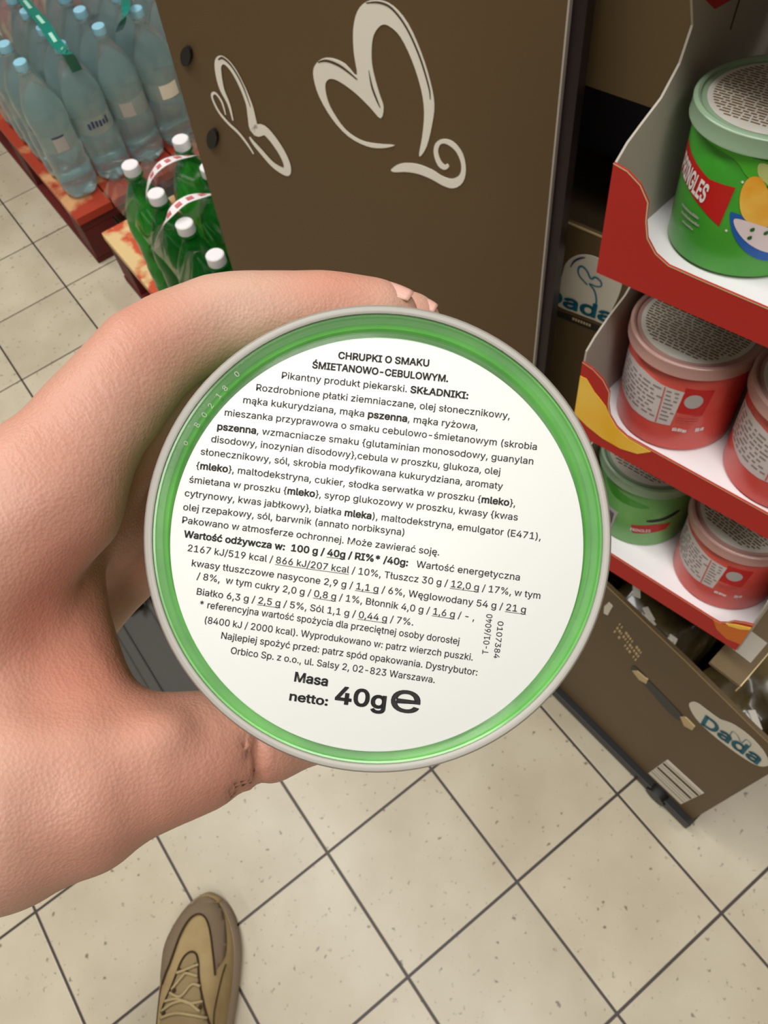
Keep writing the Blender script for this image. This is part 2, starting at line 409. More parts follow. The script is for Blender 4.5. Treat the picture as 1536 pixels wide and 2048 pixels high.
# ------------------------------------------------------------------ brown display panel with the heart drawings
A = on_floor(1005, 1380); Bp = on_floor(647, 1170); h_ = (A - Bp).normalized(); nn = h_.cross(Vector((0, 0, 1)))
lean = math.radians(-6); up_ = Vector((0, 0, 1)) * math.cos(lean) + nn * math.sin(lean); pn = h_.cross(up_).normalized()
def pl(x, y):   # pixel -> coordinates in the board's own plane
    q = on_plane(x, y, A, pn) - A; return (q.dot(h_), q.dot(up_))
ROT_P = Matrix((h_, up_, pn)).transposed()
board = empty('display_board', A, ROT_P, 'large brown display board with cream heart outlines, leaning back behind the held can', 'display board')
if pn.dot(CAM - A) < 0: sgn = -1
else: sgn = 1
tr, mr_, tl, ml = pl(1137, 0), pl(1070, 690), pl(310, 0), pl(467, 545)
def ext(p, q, b): t = (b - q[1]) / (p[1] - q[1]); return (q[0] + (p[0] - q[0]) * t, b)
outl = [ext(tl, ml, .03), ext(tr, mr_, .03), ext(tr, mr_, 1.34), ext(tl, ml, 1.34)]
bm = bmesh.new(); slab_bm(bm, outl, 0, -.004 * sgn); from_bm('board', bm, 'brown_panel', board)
bm = bmesh.new()
e0, e1 = ext(tr, mr_, .03), ext(tr, mr_, 1.34)
slab_bm(bm, [(e0[0], e0[1]), (e0[0] + .0014, e0[1]), (e1[0] + .0014, e1[1]), (e1[0], e1[1])], .0008 * sgn, -.0042 * sgn)
from_bm('board_edge', bm, 'tray_grey', board)['label'] = 'pale grey cut edge'
bm = bmesh.new()
slab_bm(bm, [(e0[0] - .006, e0[1] - .02), (e0[0] + .011, e0[1] - .02), (e1[0] + .012, e1[1]), (e1[0] - .006, e1[1])], -.0045 * sgn, -.018 * sgn)
from_bm('upright_post', bm, 'darkpost', board)['label'] = 'dark metal upright behind the right edge'
def Z2(pts, ox, oy, s): return [(ox + p[0] * s,) + (oy + p[1] * s,) + tuple(v * s for v in p[2:]) for p in pts]
S2 = 800 / 1536
def on_board(name, pix, m, off=.0006, sm=3, label=None, parent=board):
    bm = bmesh.new(); pts = smooth_closed([pl(*p[:2]) for p in pix], sm) if sm else [pl(*p[:2]) for p in pix]
    slab_bm(bm, pts, .0001 * sgn, off * sgn); o = from_bm(name, bm, m, parent)
    if label: o['label'] = label
    return o
big = [(748, 557), (700, 568), (640, 560), (570, 522), (510, 457), (460, 372), (438, 300), (440, 255), (470, 225), (512, 224), (560, 246), (604, 290), (592, 200), (590, 110), (606, 42), (640, 6), (690, 0), (742, 22), (800, 90), (850, 200), (885, 310), (901, 400), (892, 480), (872, 560), (849, 598), (843, 588), (855, 520), (862, 430), (850, 340), (815, 230), (772, 142), (735, 104), (706, 93), (682, 110), (664, 150), (660, 220), (668, 280), (690, 360), (706, 410), (695, 454), (655, 412), (602, 360), (552, 322), (515, 303), (492, 306), (482, 330), (490, 380), (512, 430), (560, 498), (620, 538), (680, 551)]
on_board('heart_drawing', Z2(big, 400, 0, S2), 'cream', sm=3)
sw = [(735, 650), (770, 628), (830, 628), (890, 650), (930, 675), (968, 686), (998, 670), (1004, 630), (985, 582), (950, 553), (925, 553), (915, 580), (925, 615), (940, 632), (951, 628), (957, 640), (940, 651), (915, 635), (899, 590), (905, 550), (935, 533), (975, 545), (1010, 590), (1022, 650), (1010, 700), (975, 722), (935, 712), (890, 687), (840, 667), (790, 659), (748, 660)]
on_board('swirl_drawing', Z2(sw, 400, 0, S2), 'cream', sm=3)
def board_stroke(name, pts, m, off=.0006, o2=None):
    P = smooth_open(Z2(pts, 400, 0, S2), 5); Q = []
    for x, y, wd in P:
        a = pl(x, y); b = pl(x + 1, y); Q.append((a[0], a[1], max(wd, .3) * math.hypot(b[0] - a[0], b[1] - a[1])))
    bm = bmesh.new(); stroke_faces(bm, Q, off * sgn); return from_bm(name, bm, m, o2 or board)
board_stroke('small_heart_drawing', [(128, 462, 5), (112, 400, 10), (85, 340, 18), (72, 280, 22), (72, 240, 22), (92, 230, 22), (125, 262, 22), (160, 325, 22), (190, 400, 24), (202, 460, 30), (212, 500, 32), (250, 500, 30), (300, 560, 28), (332, 620, 26), (336, 655, 24), (320, 656, 22), (280, 630, 18), (235, 580, 16), (205, 545, 12), (192, 525, 6)], 'cream')
board_stroke('small_loop_drawing', [(100, 440, 4), (85, 390, 7), (62, 358, 7), (48, 362, 7), (52, 385, 7), (75, 430, 8), (110, 472, 9), (150, 510, 9), (185, 555, 8), (207, 590, 5)], 'cream')
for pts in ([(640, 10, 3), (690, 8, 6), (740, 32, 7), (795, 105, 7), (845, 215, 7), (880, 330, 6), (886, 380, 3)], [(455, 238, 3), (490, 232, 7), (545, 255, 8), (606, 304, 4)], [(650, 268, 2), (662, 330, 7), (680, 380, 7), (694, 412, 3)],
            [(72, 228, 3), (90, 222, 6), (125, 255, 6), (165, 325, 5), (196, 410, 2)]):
    board_stroke('heart_dark_line', pts, 'brown_in', .0009)  # thin dark brown strokes drawn inside the cream hearts
for px, py in ((376, 110), (428, 275)):
    on_board('plastic_rivet', [(px + 12 * math.cos(a) * .8 - 4 * math.sin(a), py + 19 * math.sin(a) + 6 * math.cos(a)) for a in [k * PI / 6 for k in range(12)]], 'black', .004, 0)
# steel base of the display on the floor, seen through the hand's gap
bm = bmesh.new(); box_bm(bm, .07, .44, .30, .78, .002, .035, .004); base = from_bm('steel_base', bm, 'steel')
tagp(base, 'low grey-brown steel plate on the floor, seen between thumb and can', 'base plate')
for k, xx in enumerate((.115, .19, .265, .34)):
    bm = bmesh.new(); box_bm(bm, xx, xx + (.012 if k % 2 else .02), .305, .775, .034, .043, .003); from_bm('ridge', bm, 'steel', base)
bm = bmesh.new(); pr = [tuple(on_floor(x, y, .06)) for x, y in ((286, 1170), (281, 1190), (272, 1212))]
tube_bm(bm, pr, [.007, .009, .005], 8); from_bm('latch', bm, 'chrome', base, True)
bm = bmesh.new(); q = on_floor(258, 1205, .045); box_bm(bm, q.x - .012, q.x + .02, q.y - .02, q.y + .03, .036, .046, .002); from_bm('latch_slot', bm, 'black', base)
# ------------------------------------------------------------------ trays with cans
U = Vector((0.05776142, 0.0813638, 0.99500932)); az = math.radians(-79)
D = Vector((math.cos(az), math.sin(az), 0)); D = (D - U * D.dot(U)).normalized(); N = U.cross(D)
B0 = Vector((0.62476565, -0.08613398, 0.94767346))
ROT_T = Matrix((D, N, U)).transposed()
SP = .13
FRONT = [(-.045, -.0075), (.113, -.0075), (.114, .034), (.109, .031), (.102, .025), (.0985, .018), (.0945, .0135), (.088, .013), (.05, .0135), (.01, .014), (-.006, .0145), (-.014, .018), (-.020, .0245), (-.0225, .033), (-.0235, .043), (-.029, .050), (-.037, .0545), (-.045, .056)]
WING = [(-.05, -.0075), (-.05, .056), (-.0495, .064), (-.042, .070), (-.028, .077), (-.013, .082), (-.004, .089), (.001, .100), (-.001, .112), (-.006, .1215), (.13, .1215), (.13, -.0075)]
WING_T = [(-.05, -.0075), (-.05, .056), (-.042, .062), (-.032, .066), (-.016, .072), (-.004, .083), (.001, .098), (-.004, .108), (-.010, .120), (-.012, .162), (.13, .162), (.13, -.0075)]
def tray(k, label, wing=WING, deco=None):
    root = empty('cardboard_tray', B0 + U * SP * k, ROT_T, label, 'tray', 'stacked shelf-ready trays of snack cans')
    bm = bmesh.new(); slab_bm(bm, FRONT, 0, .0012)
    for v in bm.verts: v.co = Vector((v.co.x, -.0512 + v.co.z, v.co.y))
    from_bm('front_wall', bm, 'tray_red', root)
    bm = bmesh.new()
    line = [p for p in FRONT[2:]]
    stroke_faces(bm, [(p[0], p[1] - .0002, .0007) for p in line], 0)
    for v in bm.verts: v.co = Vector((v.co.x, -.05135, v.co.y))
    from_bm('cut_edge', bm, 'edge', root, norm=False)
    for sx, nm in ((-.045, 'side_wall'), (.113, 'side_wall')):
        bm = bmesh.new(); slab_bm(bm, wing, 0, .0012)
        for v in bm.verts: v.co = Vector((sx + v.co.z, v.co.x, v.co.y))
        from_bm(nm, bm, 'tray_grey', root)
    bm = bmesh.new(); box_bm(bm, -.0438, .113, -.05, .13, -.0012, -.0002); from_bm('tray_floor', bm, 'tray_white', root)
    bm = bmesh.new(); box_bm(bm, -.0438, .113, -.05, .13, -.0075, -.0013); from_bm('tray_base', bm, 'kraft', root)
    bm = bmesh.new(); box_bm(bm, -.0438, .113, .13, .1312, -.0075, .12); from_bm('back_wall', bm, 'tray_grey', root)
    return root
t1 = tray(1, 'upper plain-fronted red cardboard tray holding the bright green can', WING_T)
t2 = tray(0, 'middle red cardboard tray with a yellow crisp print, holding two coral cans')
t3 = tray(-1, 'lowest red cardboard tray with an orange print on its right corner')
def on_front(name, root, pts, m, off=.0003, sm=4):
    bm = bmesh.new(); slab_bm(bm, smooth_closed(pts, sm) if sm else pts, 0, off)
    for v in bm.verts: v.co = Vector((v.co.x, -.0513 - v.co.z, v.co.y))
    return from_bm(name, bm, m, root)
on_front('crisp_print', t2, [(-.0448, .0445), (-.040, .0445), (-.033, .037), (-.0285, .034), (-.0235, .030), (-.0195, .0235), (-.013, .0165), (-.004, .0132), (.012, .0125), (.004, .0045), (-.008, .0008), (-.022, .0012), (-.034, .0045), (-.0448, .0095)], 'yellow', sm=0)
on_front('orange_print', t3, [(.1138, .026), (.110, .0225), (.104, .018), (.099, .0155), (.0945, .0125), (.090, .0125), (.095, .004), (.104, .000), (.1138, .004)], 'orange', .0003, 0)
on_front('yellow_stripe', t3, [(.1138, .027), (.108, .021), (.101, .017), (.0985, .0175), (.104, .023), (.1138, .030)], 'yellow', .0006, 0)
bm = bmesh.new(); slab_bm(bm, [(.0197, .0981), (.0354, .0965), (.030, .118), (.012, .122), (.0079, .106)], 0, .0003)
for v in bm.verts: v.co = Vector((-.0437 + v.co.z, v.co.x, v.co.y))
from_bm('red_print', bm, 'red', t1)
bm = bmesh.new(); slab_bm(bm, [(.0429, .0805), (.0440, .0805), (.0560, .160), (.0549, .160)], 0, .0003)
for v in bm.verts: v.co = Vector((-.0437 + v.co.z, v.co.x, v.co.y))
from_bm('fold_line', bm, 'brown_in', t1)
# unseen tray, added above the frame so its base shades the can below
t0 = tray(1, 'topmost red cardboard tray, empty and unseen, added to shade the bright green can')
t0.matrix_world = Matrix.Translation(B0 + U * (SP + .17)) @ ROT_T.to_4x4()
# --- can parts
RB = .0372
BODY = [(0, .0005), (RB - .002, .0005), (RB, .002), (RB, .0655), (RB - .0006, .0665), (RB - .0006, .0705), (0, .0705)]
LID = [(0, .0735), (.0360, .0735), (.0366, .0747), (.0378, .0753), (.0390, .0750), (.0397, .0742), (.0397, .0680), (.0401, .0672), (.0401, .0664), (.0391, .0664), (.0391, .0735), (.0378, .0744), (.0366, .0737), (.0362, .0727), (0, .0727)]
SEAL = [(0, .0712), (.0350, .0712), (.0362, .0722), (.0368, .0731), (.0378, .0731), (.0385, .0722), (.0385, .0700), (.0378, .0690), (.0374, .0690)]
def wrapped(name, parent, bm, th0, r=RB + .00015, m='white', step=.003):
    """planar drawing (x = arc length in m, y = height) wrapped on the can"""
    dice(bm, step, (0,))
    for v in bm.verts:
        th = math.radians(th0) + v.co.x / r; rr = r + v.co.z
        v.co = Vector((rr * math.cos(th), rr * math.sin(th), v.co.y))
    return from_bm(name, bm, m, parent, norm=False)
def arc(a, b): return math.radians(b - a) * RB          # arc length between two angles
def wpoly(name, parent, pts, m, off=0.0, sm=4):
    """pts (angle in degrees, height)"""
    bm = bmesh.new(); P = [(math.radians(p[0]) * RB, p[1]) for p in pts]
    if sm: P = smooth_closed(P, sm)
    poly_faces(bm, P, off); return wrapped(name, parent, bm, 0, m=m)
def wtext(name, parent, s, th, h, size, m, rot=0.0, sx=1.0, bold=0.0, off=.0004):
    co, fs = text_mesh(s, bold); bm = bmesh.new(); c, sn = math.cos(rot), math.sin(rot)
    vv = [bm.verts.new(((x * sx * c - y * sn) * size, (x * sx * sn + y * c) * size + h, off)) for x, y in co]
    for f in fs:
        try: bm.faces.new([vv[i] for i in f])
        except ValueError: pass
    return wrapped(name, parent, bm, th, m=m, step=.004)
def wrect(bm, a0, a1, h0, h1, z=0):
    x0, x1 = math.radians(a0) * RB, math.radians(a1) * RB
    bm.faces.new([bm.verts.new(p + (z,)) for p in ((x0, h0), (x1, h0), (x1, h1), (x0, h1))])
def marks(parent, rows, m, off, name='print_marks'):
    rnd = random.Random(9); bm = bmesh.new()
    for a0, a1, h_, t in rows:
        a = a0
        while a < a1: w_ = rnd.uniform(.8, 2.2); wrect(bm, a, min(a + w_, a1), h_, h_ + t * rnd.uniform(.7, 1), off); a += w_ + .35
    return wrapped(name, parent, bm, 0, m=m)
def lid_text_shade(parent, z, seed=3):
    rnd = random.Random(seed); bm = bmesh.new()
    for k in range(26):  # text rows kept dense and thick, so they also brown the lid like shade
        y = .028 - k * .0022; half = math.sqrt(max(.031 ** 2 - y * y, 0)); x = -half
        while x < half - .002:
            w_ = rnd.uniform(.0015, .006); w_ = min(w_, half - x)
            bmv = [bm.verts.new(p) for p in ((x, y, z), (x + w_, y, z), (x + w_, y + .0011, z), (x, y + .0011, z))]; bm.faces.new(bmv); x += w_ + .001
    return bm
def make_can(loc, rot, label, body_m, lid_m, seal_m, group=None, small_text=True, name='snack_can'):
    root = empty(name, loc, rot, label, 'can', group)
    lathe('body', BODY, body_m, root, 96); lathe('seal', SEAL, seal_m, root, 96); lathe('lid', LID, lid_m, root, 96)
    if small_text:
        lb = lathe('lid_label', [(0, .0738), (.0335, .0738), (.0335, .07365)], 'lid_label', root, 64)
        from_bm('printed_text', lid_text_shade(root, .07385), 'lid_ink_shade', lb, norm=False)
    return root
TR3 = ROT_T.to_3x3()
def tray_pt(k, d, n): return B0 + U * (SP * k) + D * d + N * n
# bright green can, tray 1
g1 = make_can(tray_pt(1, .003, .010), ROT_T, 'bright green snack can with crisp and dip bowl print, in the upper tray', 'can_green', 'frost_g', 'can_green2')
lf = wpoly('leaf_print', g1, [(-118, .064), (-100, .066), (-72, .064), (-50, .062), (-62, .0525), (-78, .055), (-92, .062)], 'leaf', .0001)
wpoly('dark_leaf_print', g1, [(-80, .063), (-50, .060), (-25, .058), (-25, .050), (-50, .050), (-64, .0515)], 'dark_green', .00005)
ban = wpoly('banner', g1, [(-150, .054), (-128, .0515), (-106, .0480), (-84.5, .0490), (-88, .0275), (-108, .0330), (-128, .0370), (-150, .038)], 'red', .0001, 0)
wtext('brand_name', ban, 'PRINGLES', -146, .0400, .0185, 'white', -.17, .42, .05)
wpoly('crisp_print', g1, [(-80, .050), (-77, .0555), (-70, .056), (-62, .050), (-54, .0445), (-38, .0385), (-30, .0375), (-42, .035), (-54, .0315), (-64, .0315), (-74, .036), (-79, .043)], 'chip', .0003)
on = wpoly('onion_print', g1, [(-74, .0625), (-66, .062), (-58, .0555), (-52, .0515), (-38, .052), (-25, .050), (-25, .044), (-40, .0455), (-54, .048), (-64, .053), (-72, .057)], 'pale_leaf', .0002)
bo = wpoly('bowl_print', g1, [(-83, .0355), (-78, .0365), (-60, .034), (-40, .0295), (-22, .0235), (-18, .019), (-28, .0135), (-45, .0115), (-62, .016), (-76, .025)], 'blue', .0002)
wpoly('dip_print', g1, [(-79, .0335), (-70, .0338), (-52, .0305), (-34, .0250), (-24, .0205), (-30, .0170), (-46, .0165), (-62, .0210), (-74, .0275)], 'dip', .0004)
for a, h in ((-66, .0300), (-56, .0285), (-49, .0245), (-66, .0255), (-40, .024)):
    wpoly('chive_print', g1, [(a, h), (a + 2.5, h + .0008), (a + 3, h - .001), (a + .6, h - .0014)], 'dark_green', .0006)
wpoly('badge_print', g1, [(-36, .0075), (-31, .011), (-22, .0105), (-19, .006), (-24, .0005), (-33, .001)], 'grey_print', .0003)
marks(g1, [(-34, -23, .0072, .0014), (-35, -22, .0050, .0014), (-32, -25, .0026, .0010)], 'ink', .0006)
marks(g1, [(-128, -106, .026, .0016), (-126, -104, .0225, .0016), (-122, -108, .019, .0012)], 'grey_print', .0003)
for a, h in ((-82, .0525), (-62, .0555), (-83, .0265), (-50, .0585)):
    wpoly('drop_print', g1, [(a, h), (a + 1.1, h + .0007), (a + 2, h), (a + 1.1, h - .0007)], 'white', .0002)
# coral cans
def coral(loc, rotdeg, label):
    rot = ROT_T @ Matrix.Rotation(math.radians(rotdeg), 3, 'Z')
    c = make_can(loc, rot, label, 'can_red', 'frost_r', 'can_red', 'coral cans in the trays')
    top = [(-150, .052), (-128, .0565), (-108, .057), (-88, .0545), (-66, .0535)]
    bot = [(-70, .0235), (-90, .0215), (-112, .0215), (-130, .024), (-150, .026)]
    bm = bmesh.new(); poly_faces(bm, [(math.radians(a) * RB, h) for a, h in top + bot], .0001); tb = wrapped('nutrition_table', c, bm, 0, m='table_grey')
    bm = bmesh.new(); rnd = random.Random(5)
    for r in range(8):
        h = .0505 - r * .0034; a = -146
        while a < -71:
            wd = rnd.uniform(3, 9)
            if -84.5 < a + wd and a < -82: a = -81.5; continue
            wrect(bm, a, min(a + wd, -70), h, h + .0012, .0003); a += wd + rnd.uniform(1.5, 4)
    wrapped('table_text', tb, bm, 0, m='table_ink')
    bm = bmesh.new(); wrect(bm, -84.3, -83.2, .023, .0535, .0004); wrapped('table_line', tb, bm, 0, m='can_red')
    wpoly('red_square_print', c, [(-66, .057), (-40, .0555), (-44, .034), (-68, .036)], 'red', .0001, 0)
    wpoly('grey_seal_print', c, [(-56 + 8.2 * math.cos(k * PI / 6), .0465 + .0058 * math.sin(k * PI / 6)) for k in range(12)], 'grey_print', .0003, 2)
    marks(c, [(-67, -62.5, .0195, .0034), (-62, -58, .0195, .0034), (-57.5, -54, .0190, .0034), (-46, -42, .0195, .0036), (-41.5, -38, .0200, .0034)], 'white', .0003)
    bm = bmesh.new()
    for r in range(3): wrect(bm, -67, -46, .0275 + r * .0022, .0287 + r * .0022, .0002)
    wrapped('small_print', c, bm, 0, m='can_red')
    return c
coral(tray_pt(0, 0, 0), 0, 'coral red snack can at the left of the middle tray')
coral(tray_pt(0, .0785, -.001), -8, 'right coral red can of the middle tray, cut by the picture edge')
coral(tray_pt(-1, .0725, .001), -12, 'coral red snack can in the lowest tray')
g3 = make_can(tray_pt(-1, -.0065, .009), ROT_T, 'pale green snack can behind the held can, in the lowest tray', 'can_green2', 'frost_g', 'can_green2')
pb = wpoly('barcode_panel', g3, [(-122, .034), (-92, .034), (-96, .010), (-122, .012)], 'grey_print', .0001, 0)
bm = bmesh.new(); rnd = random.Random(2); a = -120
while a < -98: wd = rnd.uniform(.5, 1.6); wrect(bm, a, a + wd, .015, .030, .0003); a += wd + rnd.uniform(.5, 1.3)
wrapped('barcode_bars', pb, bm, 0, m='ink')
wpoly('red_banner_print', g3, [(-74, .0265), (-48, .031), (-28, .030), (-32, .022), (-70, .0165)], 'tray_red', .0001, 0)
wtext('banner_text', g3, 'PRINGLES', -73, .0195, .0070, 'white', .1, .62, .02)
wpoly('leaf_print', g3, [(-120, .060), (-90, .057), (-60, .052), (-75, .049), (-105, .050)], 'can_green', .0002)
wpoly('dark_curl_print', g3, [(-58, .036), (-40, .039), (-25, .044), (-22, .041), (-38, .0355), (-54, .0335)], 'ink', .0002)
# ------------------------------------------------------------------ cartons
Q0 = Vector((.7168, -.319, 0)); ta = math.radians(93.4); tx = Vector((math.cos(ta), math.sin(ta), 0)); tn = Vector((-math.sin(ta), math.cos(ta), 0))
tno = Vector((tx.y, -tx.x, 0))            # into the carton (+x)
ROT_C = Matrix((tx, tno, Vector((0, 0, 1)))).transposed()
def cpl(x, y): q = on_plane(x, y, Q0, tno) - Q0; return (q.dot(tx), q.z)
carton = empty('open_carton', Q0, ROT_C, 'brown open-topped carton at lower right with hand slot, oval logo and barcode', 'carton')
HC = .478; LC = .46
def face_panel(name, root, pts, m, y0, y1):
    bm = bmesh.new(); slab_bm(bm, pts, y0, y1)
    for v in bm.verts: v.co = Vector((v.co.x, v.co.z, v.co.y))
    return from_bm(name, bm, m, root)
tb_ = [(0, .032), (LC, .032), (LC, .497), (.30, .489), (.15, .476), (.05, .462), (0, .458)]
face_panel('front_wall', carton, tb_, 'brown', 0, .005)
bm = bmesh.new(); stroke_faces(bm, [(p[0], p[1] - .0008, .002) for p in tb_[2:]], 0)
for v in bm.verts: v.co = Vector((v.co.x, -.0004, v.co.y))
from_bm('cut_edge', bm, 'edge', carton, norm=False)
for xx in (0, LC - .005):
    bm = bmesh.new(); box_bm(bm, xx, xx + .005, .0052, .40, .032, .455); from_bm('end_wall', bm, 'brown', carton)
bm = bmesh.new(); box_bm(bm, 0, LC, .40, .405, .032, .455); from_bm('back_wall', bm, 'brown', carton)
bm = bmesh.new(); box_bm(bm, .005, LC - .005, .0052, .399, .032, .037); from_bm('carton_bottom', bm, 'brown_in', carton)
def on_carton(name, pix, m, off=.0006, sm=0, conv=cpl, root=None):
    pts = [conv(*p) for p in pix]; pts = smooth_closed(pts, sm) if sm else pts
    return face_panel(name, root or carton, pts, m, -off, 0)
slot = on_carton('hand_slot', [(1263, 1334), (1272, 1333), (1300, 1362), (1345, 1408), (1366, 1432), (1362, 1441), (1338, 1425), (1295, 1375), (1266, 1344)], 'black', .0008, 2)
on_carton('torn_flap', [(1266, 1340), (1276, 1340), (1297, 1358), (1294, 1366), (1280, 1358)], 'edge', .002, 0)
on_carton('torn_flap', [(1362, 1432), (1372, 1433), (1391, 1452), (1386, 1459), (1370, 1450)], 'edge', .002, 0)
oval = on_carton('logo_oval', [(1379, 1412), (1382, 1404), (1394, 1405), (1412, 1418), (1438, 1437), (1452, 1442), (1470, 1450), (1500, 1472), (1526, 1500), (1537, 1520), (1538, 1530), (1520, 1532), (1495, 1520), (1460, 1496), (1420, 1464), (1392, 1436)], 'cream', .0006, 3)
# the logo word in perspective-free face coordinates
def plane_text(name, s, P0, P1, height, m, root, off, bold=.02, segs=None, y3=True):
    V, Fc, wd = layout(segs or [(s, True, False)]) if segs or bold > .01 else layout([(s, False, False)])
    P0 = Vector(P0); P1 = Vector(P1); d = (P1 - P0); L = d.length; d.normalize(); n = Vector((-d.y, d.x))
    sx = L / wd; sy = height / .727
    bm = bmesh.new(); vv = []
    for x, y in V:
        p = P0 + d * (x * sx) + n * (y * sy); vv.append(bm.verts.new((p.x, -off, p.y) if y3 else (p.x, p.y, off)))
    for f in Fc:
        try: bm.faces.new([vv[i] for i in f])
        except ValueError: pass
    return from_bm(name, bm, m, root, norm=False)
# text reads left to right when seen from -N: x of the face runs right-to-left there, so mirror through P0/P1 order
def face_text(name, s, pa, pb, hpx, m, root, conv, off=.0012, bold=.02):
    a = Vector(conv(*pa)); b = Vector(conv(*pb)); up = Vector(conv(pa[0] + hpx[0], pa[1] + hpx[1])) - a
    V, Fc, wd = layout([(s, bold > .01, False)]); bm = bmesh.new(); vv = []
    for x, y in V:
        p = a + (b - a) * (x / wd) + up * (y / .727); vv.append(bm.verts.new((p.x, -off, p.y)))
    for f in Fc:
        try: bm.faces.new([vv[i] for i in f])
        except ValueError: pass
    return from_bm(name, bm, m, root, norm=False)
face_text('logo_text', 'Dada', (1400, 1444), (1518, 1530), (14, -24), 'teal', oval, cpl)
def face_stroke(name, pts, m, root, conv, off=.0012):
    P = smooth_open(pts, 5); Q = []
    for x, y, wd in P:
        a = conv(x, y); b = conv(x + .7, y + .7); Q.append((a[0], a[1], wd * math.hypot(b[0] - a[0], b[1] - a[1])))
    bm = bmesh.new(); stroke_faces(bm, Q, 0)
    for v in bm.verts: v.co = Vector((v.co.x, -off, v.co.y))
    return from_bm(name, bm, m, root, norm=False)
face_stroke('logo_heart', [(1476, 1496, 1.5), (1462, 1474, 2), (1466, 1462, 2), (1476, 1470, 2), (1484, 1484, 2), (1494, 1478, 2), (1503, 1488, 2), (1496, 1496, 1.5)], 'teal', oval, cpl)
bcp = on_carton('barcode_panel', [(1297, 1546), (1335, 1519), (1408, 1586), (1362, 1608)], 'cream', .0006)
for f0, f1 in ((.10, .16), (.22, .26), (.33, .37), (.42, .50), (.56, .58), (.63, .67), (.74, .82), (.88, .92)):
    L0, L1, R0, R1 = Vector((1299, 1545)), Vector((1362, 1606)), Vector((1335, 1521)), Vector((1407, 1586))
    def mixp(a, b, t): q = a + (b - a) * t; return (q.x, q.y)
    # bars run along the long side of the panel
    on_carton('barcode_bar', [mixp(L0, R0, f0), mixp(L0, R0, f1), mixp(L1, R1, f1), mixp(L1, R1, f0)], 'brown_in' if f0 in (.42, .74) else 'tray_grey', .0009, 0, cpl, bcp)
rnd = random.Random(4)
for q in range(3):
    for k in range(11):
        if rnd.random() < .2: continue
        t = k / 11; px_, py_ = 1240 + 46 * t - 5 * q, 1246 + 62 * t + 7 * q; e = rnd.uniform(.4, 1)
        on_carton('print_mark', [(px_, py_), (px_ + 3.4 * e, py_ + 4.4 * e), (px_ + 3.4 * e - 2.4, py_ + 4.4 * e + 3), (px_ - 2.4, py_ + 3)], 'edge', .0008)
on_carton('white_mark', [(1209, 1212), (1218, 1204), (1226, 1212), (1216, 1230), (1208, 1226)], 'cream', .0008)
# dark pallet below the carton
bm = bmesh.new(); box_bm(bm, -.004, LC, -.012, .40, .006, .030, .002)
dolly = from_bm('plastic_dolly', bm, 'black'); dolly.matrix_world = Matrix.Translation(Q0) @ ROT_C.to_4x4()
tagp(dolly, 'flat dark plastic dolly under the open brown carton', 'dolly')
for xx, yy in ((.06, -.004), (.40, -.004), (.06, .38), (.40, .38)):
    bm = bmesh.new(); lathe_bm(bm, [(0, -.011), (.018, -.011), (.02, 0), (.018, .011), (0, .011)], 20)
    for v in bm.verts: v.co = Vector((xx + v.co.x, yy + v.co.z, .0185 + v.co.y * .9))
    from_bm('castor', bm, 'black', dolly, True, 40)
# wrapped packs inside the carton
def pack(loc, dims, rz, label, seed):
    rnd = random.Random(seed); bm = bmesh.new(); bmesh.ops.create_cube(bm, size=1)
    bmesh.ops.subdivide_edges(bm, edges=bm.edges[:], cuts=9, use_grid_fill=True)
    for v in bm.verts:
        c = v.co * 2; rr = (abs(c.x) ** 5 + abs(c.y) ** 5 + abs(c.z) ** 5) ** .2; v.co = c / rr / 2
        s = math.sin(c.x * 5 + seed) * math.cos(c.y * 7 - seed) + .6 * math.sin(c.z * 9 + c.x * 11 + seed * 2) + .5 * math.sin(c.y * 17 + c.z * 5)
        v.co *= 1 + .035 * s; v.co = Vector((v.co.x * dims[0], v.co.y * dims[1], v.co.z * dims[2]))
    o = from_bm('wrapped_pack', bm, 'wrap', None, True)
    o.matrix_world = Matrix.Translation(Q0) @ ROT_C.to_4x4() @ Matrix.Translation(loc) @ Matrix.Rotation(rz, 4, 'Z')
    tagp(o, label, 'pack', 'film-wrapped packs in the open carton')
    return o
pk = [pack((.375, .095, .235), (.15, .15, .33), .05, 'brown film-wrapped pack at the far left end inside the open carton', 1),
      pack((.22, .095, .225), (.145, .15, .32), -.06, 'brown film-wrapped pack in the middle of the open carton', 2),
      pack((.07, .095, .21), (.13, .15, .30), .07, 'brown film-wrapped pack at the right end inside the open carton', 3)]
pk.append(pack((.10, .28, .23), (.17, .16, .35), .1, 'brown film-wrapped pack behind the right-hand pack of the open carton', 4))
pk.append(pack((.30, .28, .23), (.17, .16, .34), -.1, 'brown film-wrapped pack behind the middle pack of the open carton', 5))
for (x, y, hh), sz in (((1273, 1178, .44), .012), ((1297, 1228, .42), .010), ((1340, 1290, .42), .013), ((1330, 1283, .43), .009), ((1510, 1440, .42), .012), ((1300, 1240, .42), .009)):
    p = on_floor(x, y, hh); bm = bmesh.new(); a = random.uniform(0, 3)
    box_bm(bm, -sz, sz, -sz * .45, sz * .45, -.0008, .0008, .0003, Matrix.Rotation(a, 3, 'Z') @ Matrix.Rotation(.4, 3, 'X'))
    for v in bm.verts: v.co += p
    wp = min(pk, key=lambda q: (q.matrix_world.translation.xy - p.xy).length)
    o = from_bm('white_sticker', bm, 'cream'); o.parent = wp; o.matrix_parent_inverse = wp.matrix_world.inverted()
